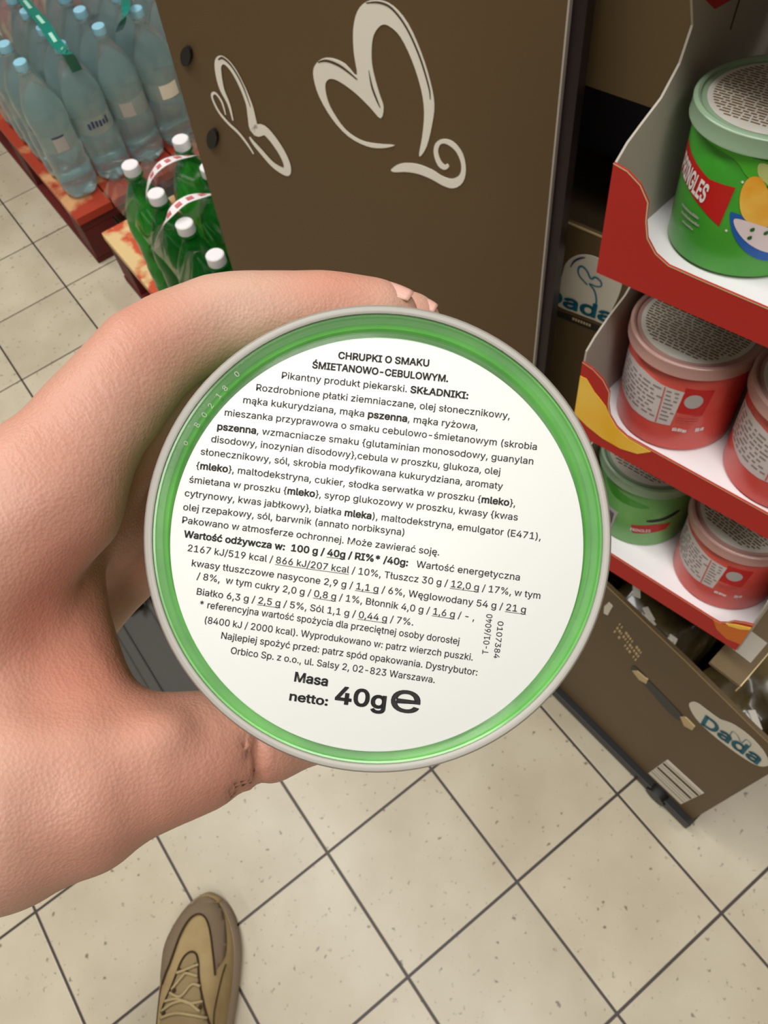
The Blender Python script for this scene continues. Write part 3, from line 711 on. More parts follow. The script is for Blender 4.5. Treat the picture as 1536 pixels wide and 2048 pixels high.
# support carton under the lowest tray
c0 = on_floor(1479, 1370, .795); c1 = on_floor(1440, 1300, .795); c2 = on_floor(1536, 1303, .795)
ex = (c2 - c0); ex.z = 0; ex.normalize(); ey = Vector((-ex.y, ex.x, 0))
ROT_S = Matrix((ex, ey, Vector((0, 0, 1)))).transposed()
sup = empty('closed_carton', Vector((c0.x, c0.y, .50)), ROT_S, 'closed brown carton with beige edge strip, carrying the lowest tray', 'carton')
WS, DS, HS = .30, .235, .2945
cut = .17
flap_d = (c1 - c0).dot(ey)
bm = bmesh.new(); box_bm(bm, cut, WS, 0, DS, 0, HS, .002); from_bm('carton_box', bm, 'brown', sup)
bm = bmesh.new(); box_bm(bm, 0, WS, -.0005, flap_d, HS - .004, HS, .0005); from_bm('carton_flap', bm, 'brown', sup)
bm = bmesh.new(); box_bm(bm, .05, WS, flap_d + .0005, DS, HS - .004, HS, .0005); from_bm('carton_top', bm, 'brown', sup)
bm = bmesh.new(); box_bm(bm, 0, WS, -.0015, -.0006, HS - .0125, HS + .0003); from_bm('top_edge_strip', bm, 'edge', sup)['label'] = 'beige edge strip'
bm = bmesh.new(); box_bm(bm, .020, .042, .004, flap_d - .006, HS + .0002, HS + .0006); from_bm('small_label', bm, 'tray_grey', sup)
# stack of cartons behind the trays
QD = Vector((.755, .105, 0)); td = math.radians(105); dx = Vector((math.cos(td), math.sin(td), 0)); dn_ = Vector((dx.y, -dx.x, 0))
ROT_D = Matrix((dx, dn_, Vector((0, 0, 1)))).transposed()
def dpl(x, y): q = on_plane(x, y, QD, dn_) - QD; return (q.dot(dx), q.z)
lo = empty('logo_carton', QD, ROT_D, 'brown carton with a white rounded logo label, between display board and trays', 'carton')
ztop = dpl(1175, 460)[1]
bm = bmesh.new(); box_bm(bm, -.06, .20, 0, .004, .50, ztop); from_bm('front_wall', bm, 'brown', lo)
bm = bmesh.new(); box_bm(bm, -.06, -.056, .004, .28, .50, ztop); from_bm('end_wall', bm, 'brown', lo)
bm = bmesh.new(); box_bm(bm, .196, .20, .004, .28, .50, ztop); from_bm('end_wall', bm, 'brown', lo)
bm = bmesh.new(); box_bm(bm, -.06, .20, .28, .284, .50, ztop + .03); from_bm('back_wall', bm, 'brown', lo)
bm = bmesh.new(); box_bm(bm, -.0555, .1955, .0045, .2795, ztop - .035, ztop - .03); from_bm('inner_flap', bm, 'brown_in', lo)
bm = bmesh.new(); box_bm(bm, -.06, .20, -.0006, .0001, ztop - .0015, ztop + .0003); from_bm('cut_edge', bm, 'edge', lo)
plq = face_panel('logo_label', lo, smooth_closed([dpl(*p) for p in [(1112, 600), (1126, 545), (1133, 525), (1150, 512), (1172, 509), (1195, 515), (1220, 533), (1243, 562), (1240, 585), (1228, 612), (1210, 645), (1190, 640), (1150, 625), (1118, 612)]], 3), 'cream', -.0006, 0)
face_text('logo_text', 'Dada', (1085, 595), (1228, 648), (4, -36), 'teal', plq, dpl)
face_stroke('logo_heart', [(1176, 568, 3), (1160, 550, 3.5), (1158, 536, 4), (1165, 531, 4), (1175, 540, 4), (1183, 556, 4), (1192, 553, 4), (1203, 562, 4), (1203, 571, 3), (1192, 571, 3), (1180, 566, 3), (1190, 580, 4), (1194, 600, 4), (1190, 616, 4)], 'teal', plq, dpl)
face_stroke('logo_navy_stroke', [(1142, 533, 2), (1150, 521, 4), (1162, 515, 4), (1172, 514, 2)], 'navyink', plq, dpl)  # navy stroke along the label's upper left curve
st = face_panel('brown_strip', lo, [dpl(*p) for p in [(1108, 618), (1200, 652), (1196, 664), (1104, 628)]], 'steel', -.0005, 0)
for k in range(7): on_carton('print_mark', [(1146 + 5.4 * k, 634 + 2.1 * k), (1149.5 + 5.4 * k, 635.4 + 2.1 * k), (1149 + 5.4 * k, 640 + 2.1 * k), (1145.5 + 5.4 * k, 638.6 + 2.1 * k)], 'edge', .0009, 0, dpl, st)
bm = bmesh.new(); p = dpl(1214, 470); box_bm(bm, p[0] - .012, p[0] + .006, .004, .02, p[1] - .006, p[1] + .010, .001); from_bm('foil_bit', bm, 'silver', lo)
zb = dpl(1240, 195)[1]
hi = empty('upper_carton', QD, ROT_D, 'plain brown carton above the dark gap, behind the upper tray', 'carton')
bm = bmesh.new(); box_bm(bm, -.10, .22, .002, .30, zb, zb + .32, .003); from_bm('carton_box', bm, 'brown', hi)
bm = bmesh.new(); box_bm(bm, -.10, .22, .0005, .002, zb + .0, zb + .31, 0); from_bm('front_flap', bm, 'brown', hi)
bm = bmesh.new(); box_bm(bm, -.09, .205, .055, .29, ztop + .031, zb - .004, .006)
nav = from_bm('dark_pack', bm, 'navy', None, True, 40); nav.matrix_world = Matrix.Translation(QD) @ ROT_D.to_4x4()
tagp(nav, 'dark navy pack in the gap between the two brown cartons', 'pack')
# low carton row filling the floor behind, so nothing hangs in the air
bm = bmesh.new(); box_bm(bm, .065, .22, .0, .30, 0.002, .499, .003)
lowc = from_bm('bottom_carton', bm, 'brown'); lowc.matrix_world = Matrix.Translation(QD + dn_ * .02 + dx * .02) @ ROT_D.to_4x4()
tagp(lowc, 'brown carton on the floor under the logo carton, hidden by the held can', 'carton')
# ------------------------------------------------------------------ pallets and bottle packs
def pallet(name, x0, x1, y0, y1, h, deck, side, label, m2=None):
    root = empty(name, ((x0 + x1) / 2, (y0 + y1) / 2, 0), None, label, 'pallet')
    cx, cy = (x0 + x1) / 2, (y0 + y1) / 2
    def B(nm, a, b, c, d, e, f, m, bev=.003):
        bm = bmesh.new(); box_bm(bm, a - cx, b - cx, c - cy, d - cy, e, f, bev); return from_bm(nm, bm, m, root)
    n = 7; wd = (x1 - x0) / n
    for k in range(n): B('deck_board', x0 + k * wd + (.002 if k else 0), x0 + (k + 1) * wd - .002, y0, y1, h - .022, h, deck)
    for a, b in ((x0, x0 + .09), (cx - .05, cx + .05), (x1 - .09, x1)):
        B('bottom_board', a, b, y0 + .01, y1 - .01, .002, .020, side)
        ny = 3
        for k in range(ny):
            yy = y0 + .005 + k * ((y1 - y0 - .11) / (ny - 1)); B('block', a + .003, b - .003, yy, yy + .10, .0205, h - .0445, side)
    for k in range(3):
        yy = y0 + .005 + k * ((y1 - y0 - .11) / 2); B('cross_board', x0 + .002, x1 - .002, yy, yy + .10, h - .0440, h - .0225, side)
    return root
pallet('red_pallet', .545, 1.25, 1.545, 2.45, .150, 'palred', 'paldark', 'red painted pallet under the clear water bottles')
pallet('peeling_pallet', .572, 1.10, .60, 1.455, .150, 'palpeel', 'paldark', 'peeling red and cream pallet under the green bottles')
WPROF = [(0, .004), (.020, .002), (.034, .0005), (.041, .004), (.0455, .016), (.0465, .03), (.0465, .07), (.0452, .078), (.0465, .086), (.0465, .115), (.0448, .124), (.0448, .178), (.0465, .188), (.0465, .205), (.0445, .225), (.037, .250), (.026, .272), (.017, .288), (.0135, .296), (.0135, .303), (.0165, .304), (.0165, .307), (.013, .308), (.013, .312), (0, .312)]
def bottle_parts(body_m, cap_m, scale=1.0, petal=True):
    bm = bmesh.new(); lathe_bm(bm, WPROF, 30)
    for v in bm.verts:
        if v.co.z < .03 and petal:
            a = math.atan2(v.co.y, v.co.x); v.co.z += .004 * (1 - v.co.z / .03) * (1 + math.cos(5 * a)) * (math.hypot(v.co.x, v.co.y) / .045)
    bmesh.ops.recalc_face_normals(bm, faces=bm.faces); me = bpy.data.meshes.new('bottle_body'); bm.to_mesh(me); bm.free(); me.materials.append(MT[body_m]); me.shade_smooth()
    bm = bmesh.new(); lathe_bm(bm, [(0, .326), (.0135, .326), (.0150, .3245), (.0153, .310), (.0150, .309), (.0137, .309), (.0137, .3125), (0, .3125)], 28)
    for v in bm.verts:
        r = math.hypot(v.co.x, v.co.y)
    bmesh.ops.recalc_face_normals(bm, faces=bm.faces); ca = bpy.data.meshes.new('cap'); bm.to_mesh(ca); bm.free(); ca.materials.append(MT[cap_m]); ca.shade_smooth(); ca.set_sharp_from_angle(angle=math.radians(40))
    bm = bmesh.new()
    seg = 30; r = .0450
    for z0, z1 in ((.130, .172),):
        ra = [[bm.verts.new((r * math.cos(2 * PI * k / seg), r * math.sin(2 * PI * k / seg), z)) for k in range(seg)] for z in (z0, z1)]
        for k in range(seg): bm.faces.new((ra[0][k], ra[0][(k + 1) % seg], ra[1][(k + 1) % seg], ra[1][k]))
    la = bpy.data.meshes.new('label_band'); bm.to_mesh(la); bm.free(); la.materials.append(MT['wlabel']); la.shade_smooth()
    return me, ca, la
wb = bottle_parts('water', 'bcap'); gb = bottle_parts('green_pet', 'wcap')
rng = random.Random(11)
def bottle(parts, x, y, z, label, group, lab=True, tilt=.004, kind=0, sc=(1, 1, 1)):
    root = empty('water_bottle', (x, y, z), None, label, 'bottle', group)
    root.rotation_euler = (rng.uniform(-tilt, tilt), rng.uniform(-tilt, tilt), rng.uniform(0, 6.28) if kind == 0 else 0)
    root.scale = sc
    for nm, me in zip(('body', 'cap', 'label_band'), parts):
        if nm == 'label_band' and not lab: continue
        o = bpy.data.objects.new(nm, me); COL.objects.link(o); o.parent = root
    return root
ordn = ['first', 'second', 'third', 'fourth', 'fifth', 'sixth']
front = {}
for j in range(5):
    for i in range(5):
        x = .610 + .0965 * i; y = 1.640 + .0965 * j
        if j == 0: lbl = 'clear bottle, pale blue cap, %s from left in row nearest the green bottles' % ordn[i]
        else: lbl = 'clear bottle, pale blue cap, %s from left, %s row back on red pallet' % (ordn[i], ordn[j])
        front[i, j] = bottle(wb, x, y, .151, lbl, 'clear water bottles on the red pallet')
# prints on a few front labels (facing the viewer)
def band_print(root, a0, a1, z0, z1, m, name='label_print', r=.0453):
    bm = bmesh.new(); n = 8; ang = -root.rotation_euler.z
    lo_, hi_ = [], []
    for k in range(n + 1):
        a = math.radians(a0 + (a1 - a0) * k / n) + ang
        lo_.append(bm.verts.new((r * math.cos(a), r * math.sin(a), z0))); hi_.append(bm.verts.new((r * math.cos(a), r * math.sin(a), z1)))
    for k in range(n): bm.faces.new((lo_[k], lo_[k + 1], hi_[k + 1], hi_[k]))
    return from_bm(name, bm, m, root, norm=False)
band_print(front[0, 0], -118, -80, .132, .165, 'grey_print'); band_print(front[0, 0], -118, -80, .166, .170, 'navyink')
band_print(front[2, 0], -135, -95, .134, .168, 'grey_print'); band_print(front[3, 0], -120, -60, .134, .168, 'cream')
for a in range(-125, -60, 12): band_print(front[1, 0], a, a + 8, .146 + .004 * (a % 5) / 5, .160 + .006 * (a % 7) / 7, 'navyink')
for a in range(-150, -110, 12): band_print(front[0, 1], a, a + 9, .142, .154, 'navyink')
# shrink film knot and teal carry handles on the water packs
def tape(name, pts, width, m, parent=None, side=None, thick=.0006):
    P = smooth_open([tuple(p) for p in pts], 6); P = [Vector(p) for p in P]; bm = bmesh.new(); rings = []
    for i, p in enumerate(P):
        d = (P[min(i + 1, len(P) - 1)] - P[max(i - 1, 0)]).normalized()
        s = side if side is not None else d.cross(Vector((0, 0, 1)))
        s = (s - d * s.dot(d)).normalized(); n = d.cross(s) * thick / 2; s = s * width / 2
        rings.append([bm.verts.new(p + s + n), bm.verts.new(p - s + n), bm.verts.new(p - s - n), bm.verts.new(p + s - n)])
    for a, b in zip(rings, rings[1:]):
        for k in range(4): bm.faces.new((a[k], a[(k + 1) % 4], b[(k + 1) % 4], b[k]))
    bm.faces.new(rings[0]); bm.faces.new(rings[-1][::-1])
    return from_bm(name, bm, m, parent), P
hp = [on_floor(40, -10, .46), on_floor(62, 18, .50), on_floor(88, 48, .515), on_floor(112, 85, .51), on_floor(135, 108, .495), on_floor(155, 142, .43)]
th, P = tape('carry_handle', hp, .024, 'tealtape'); tagp(th, 'teal printed carry handle arched over the left water bottles', 'handle', 'teal carry handles')
for k in range(3, len(P) - 6, 6):
    a, b = P[k], P[k + 3]; up = Vector((0, 0, .0015)); tape('pale_dash', [a + up, (a + b) / 2 + up, b + up], .008, 'tealpale', th)
hp = [on_floor(248, -15, .47), on_floor(252, 10, .50), on_floor(246, 40, .48), on_floor(238, 62, .42)]
th, P = tape('carry_handle', hp, .020, 'tealtape'); tagp(th, 'short teal carry handle between the right water bottles near the board', 'handle', 'teal carry handles')
def film_mat():
    m = bpy.data.materials.new('shrink_film'); m.use_nodes = True; nt = m.node_tree
    b = nt.nodes['Principled BSDF']; b.inputs['Base Color'].default_value = (.85, .93, .92, 1); b.inputs['Roughness'].default_value = .12
    b.inputs['Transmission Weight'].default_value = 1; b.inputs['IOR'].default_value = 1.15; b.inputs['Alpha'].default_value = .35
    return m
MT['film'] = film_mat()
def film(name, x0, x1, y0, y1, z0, z1, label, seed):
    bm = bmesh.new(); nx, nyy = 26, 30; g = []
    rnd = random.Random(seed); ph = [rnd.uniform(0, 6) for _ in range(6)]
    for i in range(nx + 1):
        row = []
        for j in range(nyy + 1):
            u, v = i / nx, j / nyy; x = x0 + (x1 - x0) * u; y = y0 + (y1 - y0) * v
            e = min(u, 1 - u, v, 1 - v); z = z1 - (.055 + .02 * math.sin(9 * u + ph[0])) * max(0, 1 - e / .14) ** 2
            z += .006 * math.sin(40 * u + 13 * v + ph[1]) + .006 * math.sin(31 * v - 22 * u + ph[2]) - .018 * abs(math.sin(PI * (x - x0) / .0965)) * abs(math.sin(PI * (y - y0) / .0965)) 
            row.append(bm.verts.new((x, y, z)))
        g.append(row)
    for i in range(nx):
        for j in range(nyy): bm.faces.new((g[i][j], g[i + 1][j], g[i + 1][j + 1], g[i][j + 1]))
    o = from_bm(name, bm, 'film', None, True); tagp(o, label, 'film'); return o
film('shrink_film', .560, 1.03, 1.585, 2.08, .30, .475, 'crinkled clear shrink film over the clear water bottles', 3)
film('shrink_film', .565, .90, .62, 1.17, .30, .485, 'crinkled clear shrink film over the green bottles', 5)
# green bottles
for j, y in enumerate((.680, .786, .892, .998, 1.106)):
    for i, x in enumerate((.622, .730, .838)):
        bottle(gb, x, y, .151, 'green bottle, white cap, %s from left, %s row counted from the hand' % (ordn[i], ordn[j]), 'green bottles on the peeling pallet', False, .004, 0, (1.07, 1.07, 1.07))
for pts, lb in (([(292, 392, .47), (299, 360, .50), (318, 333, .52), (345, 318, .52), (376, 312, .50), (392, 312, .47)], 'white printed carry handle over the far green bottles'),
                ([(317, 493, .43), (322, 462, .475), (338, 430, .51), (368, 402, .52), (405, 390, .51), (432, 388, .48)], 'white printed carry handle over the near green bottles')):
    h, P = tape('carry_handle', [on_floor(*p) for p in pts], .020, 'handle'); tagp(h, lb, 'handle', 'white carry handles')
    for k in range(7, len(P) - 6, 4):
        a, b = P[k], P[k + 2]; upv = Vector((-.0006, -.0008, .0016)); tape('red_lettering', [a + upv, (a + b) / 2 + upv, b + upv], .009, 'pinkink', h)
# ------------------------------------------------------------------ shoe
tip = on_floor(402, 1792, .03); back = on_floor(398, 2060, .03); yb = (back - tip); yb.z = 0; yb.normalize(); xb = Vector((-yb.y, yb.x, 0))
if xb.dot(RT) < 0: xb = -xb
ROT_H = Matrix((xb, yb, Vector((0, 0, 1)))).transposed()
shoe = empty('sneaker', Vector((tip.x, tip.y, 0)), ROT_H, 'beige suede sneaker with taupe toe guard standing on the tiles', 'shoe')
def sh(zx, zy, h=.045):   # zoomed shoe picture -> shoe plan coordinates
    q = on_floor(200 + zx * .3255, 1600 + zy * .3255, h) - Vector((tip.x, tip.y, 0)); return (q.dot(xb), q.dot(yb))
SOLE = [sh(*p, .02) for p in [(655, 570), (600, 598), (545, 645), (490, 715), (440, 800), (405, 880), (388, 960), (380, 1080), (376, 1200), (376, 1376)]]
SOLR = [sh(*p, .02) for p in [(690, 572), (740, 600), (790, 668), (828, 760), (848, 850), (856, 950), (850, 1060), (838, 1180), (822, 1290), (808, 1376)]]
yend = SOLE[-1][1]; LS = .295
lft = SOLE + [(SOLE[-1][0] + .001, yend + .05), (SOLE[-1][0] + .006, yend + .11), (SOLE[-1][0] + .02, LS - .01)]
rgt = SOLR + [(SOLR[-1][0] - .004, yend + .05), (SOLR[-1][0] - .006, yend + .11), (SOLR[-1][0] - .02, LS - .01)]
outline = smooth_closed(lft + [((lft[-1][0] + rgt[-1][0]) / 2, LS)] + rgt[::-1], 4)
def shrink(pts, d):
    n = len(pts); out = []; area_ = sum(pts[i][0] * pts[(i + 1) % n][1] - pts[(i + 1) % n][0] * pts[i][1] for i in range(n)); s = 1 if area_ > 0 else -1
    for i in range(n):
        a, b = Vector(pts[i - 1]), Vector(pts[(i + 1) % n]); t = (b - a).normalized(); out.append((pts[i][0] - t.y * d * s, pts[i][1] + t.x * d * s))
    return out
def ring_loft(name, levels, m, parent, cap=True):
    bm = bmesh.new(); R = [[bm.verts.new((p[0], p[1], z)) for p in pts] for pts, z in levels]; n = len(R[0])
    for a, b in zip(R, R[1:]):
        for k in range(n): bm.faces.new((a[k], a[(k + 1) % n], b[(k + 1) % n], b[k]))
    if cap: bm.faces.new(R[0]); bm.faces.new(R[-1][::-1])
    return from_bm(name, bm, m, parent, True, 50)
ring_loft('sole', [(shrink(outline, .004), .001), (outline, .006), (shrink(outline, -.001), .018), (shrink(outline, .001), .028), (shrink(outline, .004), .033)], 'sole', shoe)
def spine(y):   # centre x and half width of the sole outline at y
    ls = np.interp(y, [p[1] for p in sorted(lft, key=lambda q: q[1])], [p[0] for p in sorted(lft, key=lambda q: q[1])])
    rs = np.interp(y, [p[1] for p in sorted(rgt, key=lambda q: q[1])], [p[0] for p in sorted(rgt, key=lambda q: q[1])])
    if y < 0.012: wdt = .031 * math.sqrt(max(y + .004, 0) / .016); c = (lft[0][0] + rgt[0][0]) / 2; return c, wdt
    return (ls + rs) / 2, max((rs - ls) / 2, .004)
def top(x, y):
    c, wd = spine(y); wd = max(wd - .004, .003); u = min(abs(x - c) / wd, 1); hgt = np.interp(y, [0, .02, .05, .09, .13, .17, .22, .29], [.012, .024, .034, .046, .062, .078, .085, .080])
    return .028 + hgt * (max(1 - u ** 2.6, 0)) ** .5
bm = bmesh.new(); rings = []
ys = [-.001, .003, .008, .014, .022] + [.022 + .012 * k for k in range(1, 22)]
for y in ys:
    c, wd = spine(y); wd = max(wd - .004, .002); rings.append([bm.verts.new((c + wd * math.sin(a), y, top(c + wd * math.sin(a), y))) for a in [-PI / 2 + PI * k / 20 for k in range(21)]])
for a, b in zip(rings, rings[1:]):
    for k in range(20): bm.faces.new((a[k], a[k + 1], b[k + 1], b[k]))
bm.faces.new(rings[-1]); bm.faces.new(rings[0][::-1])
from_bm('upper', bm, 'suede', shoe, True)
def drape(name, pts, m, off, parent=shoe, sm=3, step=.006, thick=.0016):
    P = smooth_closed(pts, sm) if sm else pts; bm = bmesh.new(); poly_faces(bm, P, 0); dice(bm, step, (0, 1))
    for v in bm.verts: v.co.z = top(v.co.x, v.co.y) + off
    bmesh.ops.recalc_face_normals(bm, faces=bm.faces)
    if sum(f.normal.z for f in bm.faces) < 0: bmesh.ops.reverse_faces(bm, faces=bm.faces)
    o = from_bm(name, bm, m, parent, True, norm=False); md = o.modifiers.new('s', 'SOLIDIFY'); md.thickness = thick; md.offset = -1
    return o
def shp(pts, h=.05): return [sh(*p, h) for p in pts]
inner = [(735, 1075), (725, 1000), (712, 920), (698, 840), (680, 770), (655, 722), (622, 702), (585, 712), (552, 745), (522, 800), (500, 860), (478, 935), (455, 1010), (435, 1060), (412, 1130)]
outer = [(400, 1090), (392, 1000), (400, 940), (425, 850), (465, 770), (510, 700), (560, 640), (610, 605), (655, 592), (700, 605), (735, 640), (765, 700), (785, 790), (795, 880), (792, 960), (770, 1010), (752, 1045)]
drape('toe_guard', shp(inner) + shp(outer, .036), 'guard', .0022, sm=2, thick=.0022)
def seamline(pts, wd=.0028, off=.0040, name='seam', m='seam', h=.05, parent=shoe):
    P = smooth_open([sh(*p, h) for p in pts], 6); bm = bmesh.new()
    tube_bm(bm, [(x, y, top(x, y) + off) for x, y in P], wd / 2, 6); return from_bm(name, bm, m, parent, True)
seamline(inner)
eye = [(415, 1300), (440, 1225), (470, 1150), (495, 1070), (515, 1000), (540, 955), (575, 932), (605, 945), (622, 990), (630, 1050), (642, 1120), (660, 1190), (680, 1270), (705, 1376)]
drape('tongue', shp(eye, .06) + shp([(700, 1420), (415, 1420)], .06), 'knit', .0012, sm=0)
seamline(eye, .003, .0022, h=.06)
seamline([(735, 1376), (740, 1290), (755, 1180), (770, 1080), (785, 1010)], .0022, .0012, h=.045)
seamline([(412, 1130), (400, 1200), (392, 1300), (390, 1376)], .002, .0012, h=.045)
for pts in ([(500, 1060), (545, 1045), (600, 1020), (628, 1010)], [(480, 1160), (540, 1080), (560, 1062), (630, 1080)], [(470, 1180), (540, 1200), (600, 1130), (650, 1140)], [(440, 1230), (520, 1215), (600, 1240), (670, 1230)],
            [(425, 1290), (500, 1240), (580, 1230), (660, 1290)], [(420, 1330), (520, 1300), (620, 1310), (695, 1330)]):
    seamline(pts, .0042, .0042, 'lace', 'lace', .06)
for p in ((515, 1045), (610, 1015), (495, 1165), (640, 1130), (440, 1300), (660, 1265), (560, 1058)):
    x, y = sh(*p, .06); bm = bmesh.new(); lathe_bm(bm, [(0, .001), (.0022, .001), (.003, 0), (.0022, -.002), (0, -.002)], 12)
    for v in bm.verts: v.co += Vector((x, y, top(x, y) + .004))
    from_bm('eyelet', bm, 'seam', shoe, True)
bm = bmesh.new(); c, wd = spine(.24); rr = []
for k in range(14):
    t = k / 13; z = .108 + .32 * t; cy = .235 + .03 * t; rr.append([bm.verts.new((c + (.048 + .014 * t) * math.cos(a) + .003 * math.sin(9 * t), cy + (.055 + .012 * t) * math.sin(a) + .004 * math.cos(12 * t + a), z)) for a in [2 * PI * q / 24 for q in range(24)]])
for a, b in zip(rr, rr[1:]):
    for k in range(24): bm.faces.new((a[k], a[(k + 1) % 24], b[(k + 1) % 24], b[k]))
bm.faces.new(rr[0]); bm.faces.new(rr[-1][::-1])
tro = from_bm('trouser_leg', bm, 'trouser', None, True); tro.matrix_world = Matrix.Translation(Vector((tip.x, tip.y, 0))) @ ROT_H.to_4x4()
tagp(tro, 'dark olive trouser leg above the beige sneaker, just below the picture', 'trouser leg')
# ------------------------------------------------------------------ held can
ZL = .132
CR = Matrix((RT, -DN, -FW)).transposed()          # can's own axes: x right, y up in view, z towards the viewer
PC = CAM + ray(755, 1078) * ZL
held = empty('held_can', PC, CR, 'green snack can held in the hand, lid up, round white label of black text', 'can')
LOC = lambda prof: [(r, z - .0753) for r, z in prof]
hb = lathe('body', LOC(BODY), 'can_green', held, 128)
lathe('seal', [(r, z - .0753) for r, z in [(0, .0712), (.0350, .0722), (.0356, .0732), (.0362, .0737), (.0367, .0733), (.0372, .0726), (.0377, .0732), (.0382, .0742), (.0386, .0743), (.0389, .0734), (.0389, .0700), (.0378, .0690), (.0374, .0690)]], 'green_seal', held, 128)
LT = [(0, .0738), (.0357, .0738), (.0361, .0743), (.0368, .0749), (.0378, .0751), (.0385, .0747), (.0387, .0738), (.0382, .0738), (.0377, .0745), (.0369, .0743), (.0363, .0736), (.0358, .0731), (0, .0731)]
lathe('lid', LOC(LT), 'clear', held, 128)
SK = [(.0385, .0751), (.0389, .0753), (.0396, .0752), (.0401, .0744), (.0402, .0665), (.0406, .0655), (.0406, .0640), (.0392, .0640), (.0392, .0720), (.0386, .0728), (.0385, .0751)]
lathe('lid_rim', LOC(SK), 'frost', held, 128)['label'] = 'frosted rim'
zl = .0742 - .0753; ZP = ZL - zl
def lp(x, y):    # pixel -> label plane coordinates
    return ((x - 768) / F * ZP - (755 - 768) / F * ZL, -((y - 1024) / F * ZP - (1078 - 1024) / F * ZL))
lc = lp(753.5, 1090); rx = 413.5 / F * ZP
bm = bmesh.new(); lathe_bm(bm, [(0, zl), (rx - .0002, zl), (rx, zl - .0001), (rx, zl - .0003), (0, zl - .0003)], 160)
for v in bm.verts: v.co.x += lc[0]; v.co.y += lc[1] * 1.0
lab = from_bm('label', bm, 'label', held, True, 30)
LINES = [
 ((676, 717), (858, 733), 19, [('CHRUPKI O SMAKU', 1, 0)]),
 ((624, 736), (896, 764), 19, [('ŚMIETANOWO-CEBULOWYM.', 1, 0)]),
 ((563, 757), (936, 798), 19, [('Pikantny produkt piekarski. ', 0, 0), ('SKŁADNIKI:', 1, 0)]),
 ((512, 781), (1019, 838), 19, [('Rozdrobnione płatki ziemniaczane, olej słonecznikowy,', 0, 0)]),
 ((486, 806), (955, 860), 19, [('mąka kukurydziana, mąka ', 0, 0), ('pszenna', 1, 0), (', mąka ryżowa,', 0, 0)]),
 ((449, 831), (1073, 900), 19, [('mieszanka przyprawowa o smaku cebulowo-śmietanowym (skrobia', 0, 0)]),
 ((434, 859), (1066, 929), 19, [('pszenna', 1, 0), (', wzmacniacze smaku {glutaminian monosodowy, guanylan', 0, 0)]),
 ((422, 884), (1000, 950), 19, [('disodowy, inozynian disodowy},cebula w proszku, glukoza, olej', 0, 0)]),
 ((401, 909), (1005, 979), 19, [('słonecznikowy, sól, skrobia modyfikowana kukurydziana, aromaty', 0, 0)]),
 ((392, 937), (1030, 1013), 19, [('{', 0, 0), ('mleko', 1, 0), ('}, maltodekstryna, cukier, słodka serwatka w proszku {', 0, 0), ('mleko', 1, 0), ('},', 0, 0)]),
 ((378, 965), (1035, 1041), 19, [('śmietana w proszku {', 0, 0), ('mleko', 1, 0), ('}, syrop glukozowy w proszku, kwasy {kwas', 0, 0)]),
 ((369, 992), (1081, 1080), 19, [('cytrynowy, kwas jabłkowy}, białka ', 0, 0), ('mleka', 1, 0), ('), maltodekstryna, emulgator (E471),', 0, 0)]),
 ((366, 1020), (808, 1071), 19, [('olej rzepakowy, sól, barwnik (annato norbiksyna)', 0, 0)]),
 ((364, 1046), (878, 1111), 19, [('Pakowano w atmosferze ochronnej. Może zawierać soję.', 0, 0)]),
 ((367, 1074), (1039, 1161), 19, [('Wartość odżywcza w:  100 g / ', 1, 0), ('40g', 1, 1), (' / RI%* /40g:', 1, 0), ('   Wartość energetyczna', 0, 0)]),
 ((375, 1102), (1080, 1198), 19, [('2167 kJ/519 kcal / ', 0, 0), ('866 kJ/207 kcal', 0, 1), (' / 10%, Tłuszcz 30 g / ', 0, 0), ('12,0 g', 0, 1), (' / 17%, w tym', 0, 0)]),
 ((383, 1132), (1052, 1226), 19, [('kwasy tłuszczowe nasycone 2,9 g / ', 0, 0), ('1,1 g', 0, 1), (' / 6%, Węglowodany 54 g / ', 0, 0), ('21 g', 0, 1)]),
 ((393, 1158), (948, 1241), 19, [('/ 8%,  w tym cukry 2,0 g / ', 0, 0), ('0,8 g', 0, 1), (' / 1%, Błonnik 4,0 g / ', 0, 0), ('1,6 g', 0, 1), (' / - ,', 0, 0)]),
 ((393, 1189), (826, 1251), 19, [('Białko 6,3 g / ', 0, 0), ('2,5 g', 0, 1), (' / 5%, Sól 1,1 g / ', 0, 0), ('0,44 g', 0, 1), (' / 7%.', 0, 0)]),
 ((399, 1214), (918, 1289), 19, [('* referencyjna wartość spożycia dla przeciętnej osoby dorosłej', 0, 0)]),
 ((409, 1246), (945, 1321), 19, [('(8400 kJ / 2000 kcal). Wyprodukowano w: patrz wierzch puszki.', 0, 0)]),
 ((442, 1277), (954, 1351), 19, [('Najlepiej spożyć przed: patrz spód opakowania. Dystrybutor:', 0, 0)]),
 ((461, 1307), (869, 1366), 19, [('Orbico Sp. z o.o., ul. Salsy 2, 02-823 Warszawa.', 0, 0)]),
 ((588, 1362), (655, 1372), 26, [('Masa', 1, 0)]),
 ((578, 1400), (655, 1411), 24, [('netto:', 1, 0)]),
 ((668, 1405), (771, 1418), 47, [('40g', 1, 0)]),
 ((779, 1420), (838, 1428), 82, [('e', 0, 0)]),
 ((976, 1309), (985, 1229), 17, [('T-01/6040', 0, 0)]),
 ((996, 1242), (987, 1316), 16, [('0107384', 0, 0)]),
]
VV, FF = [], []; nb = 0
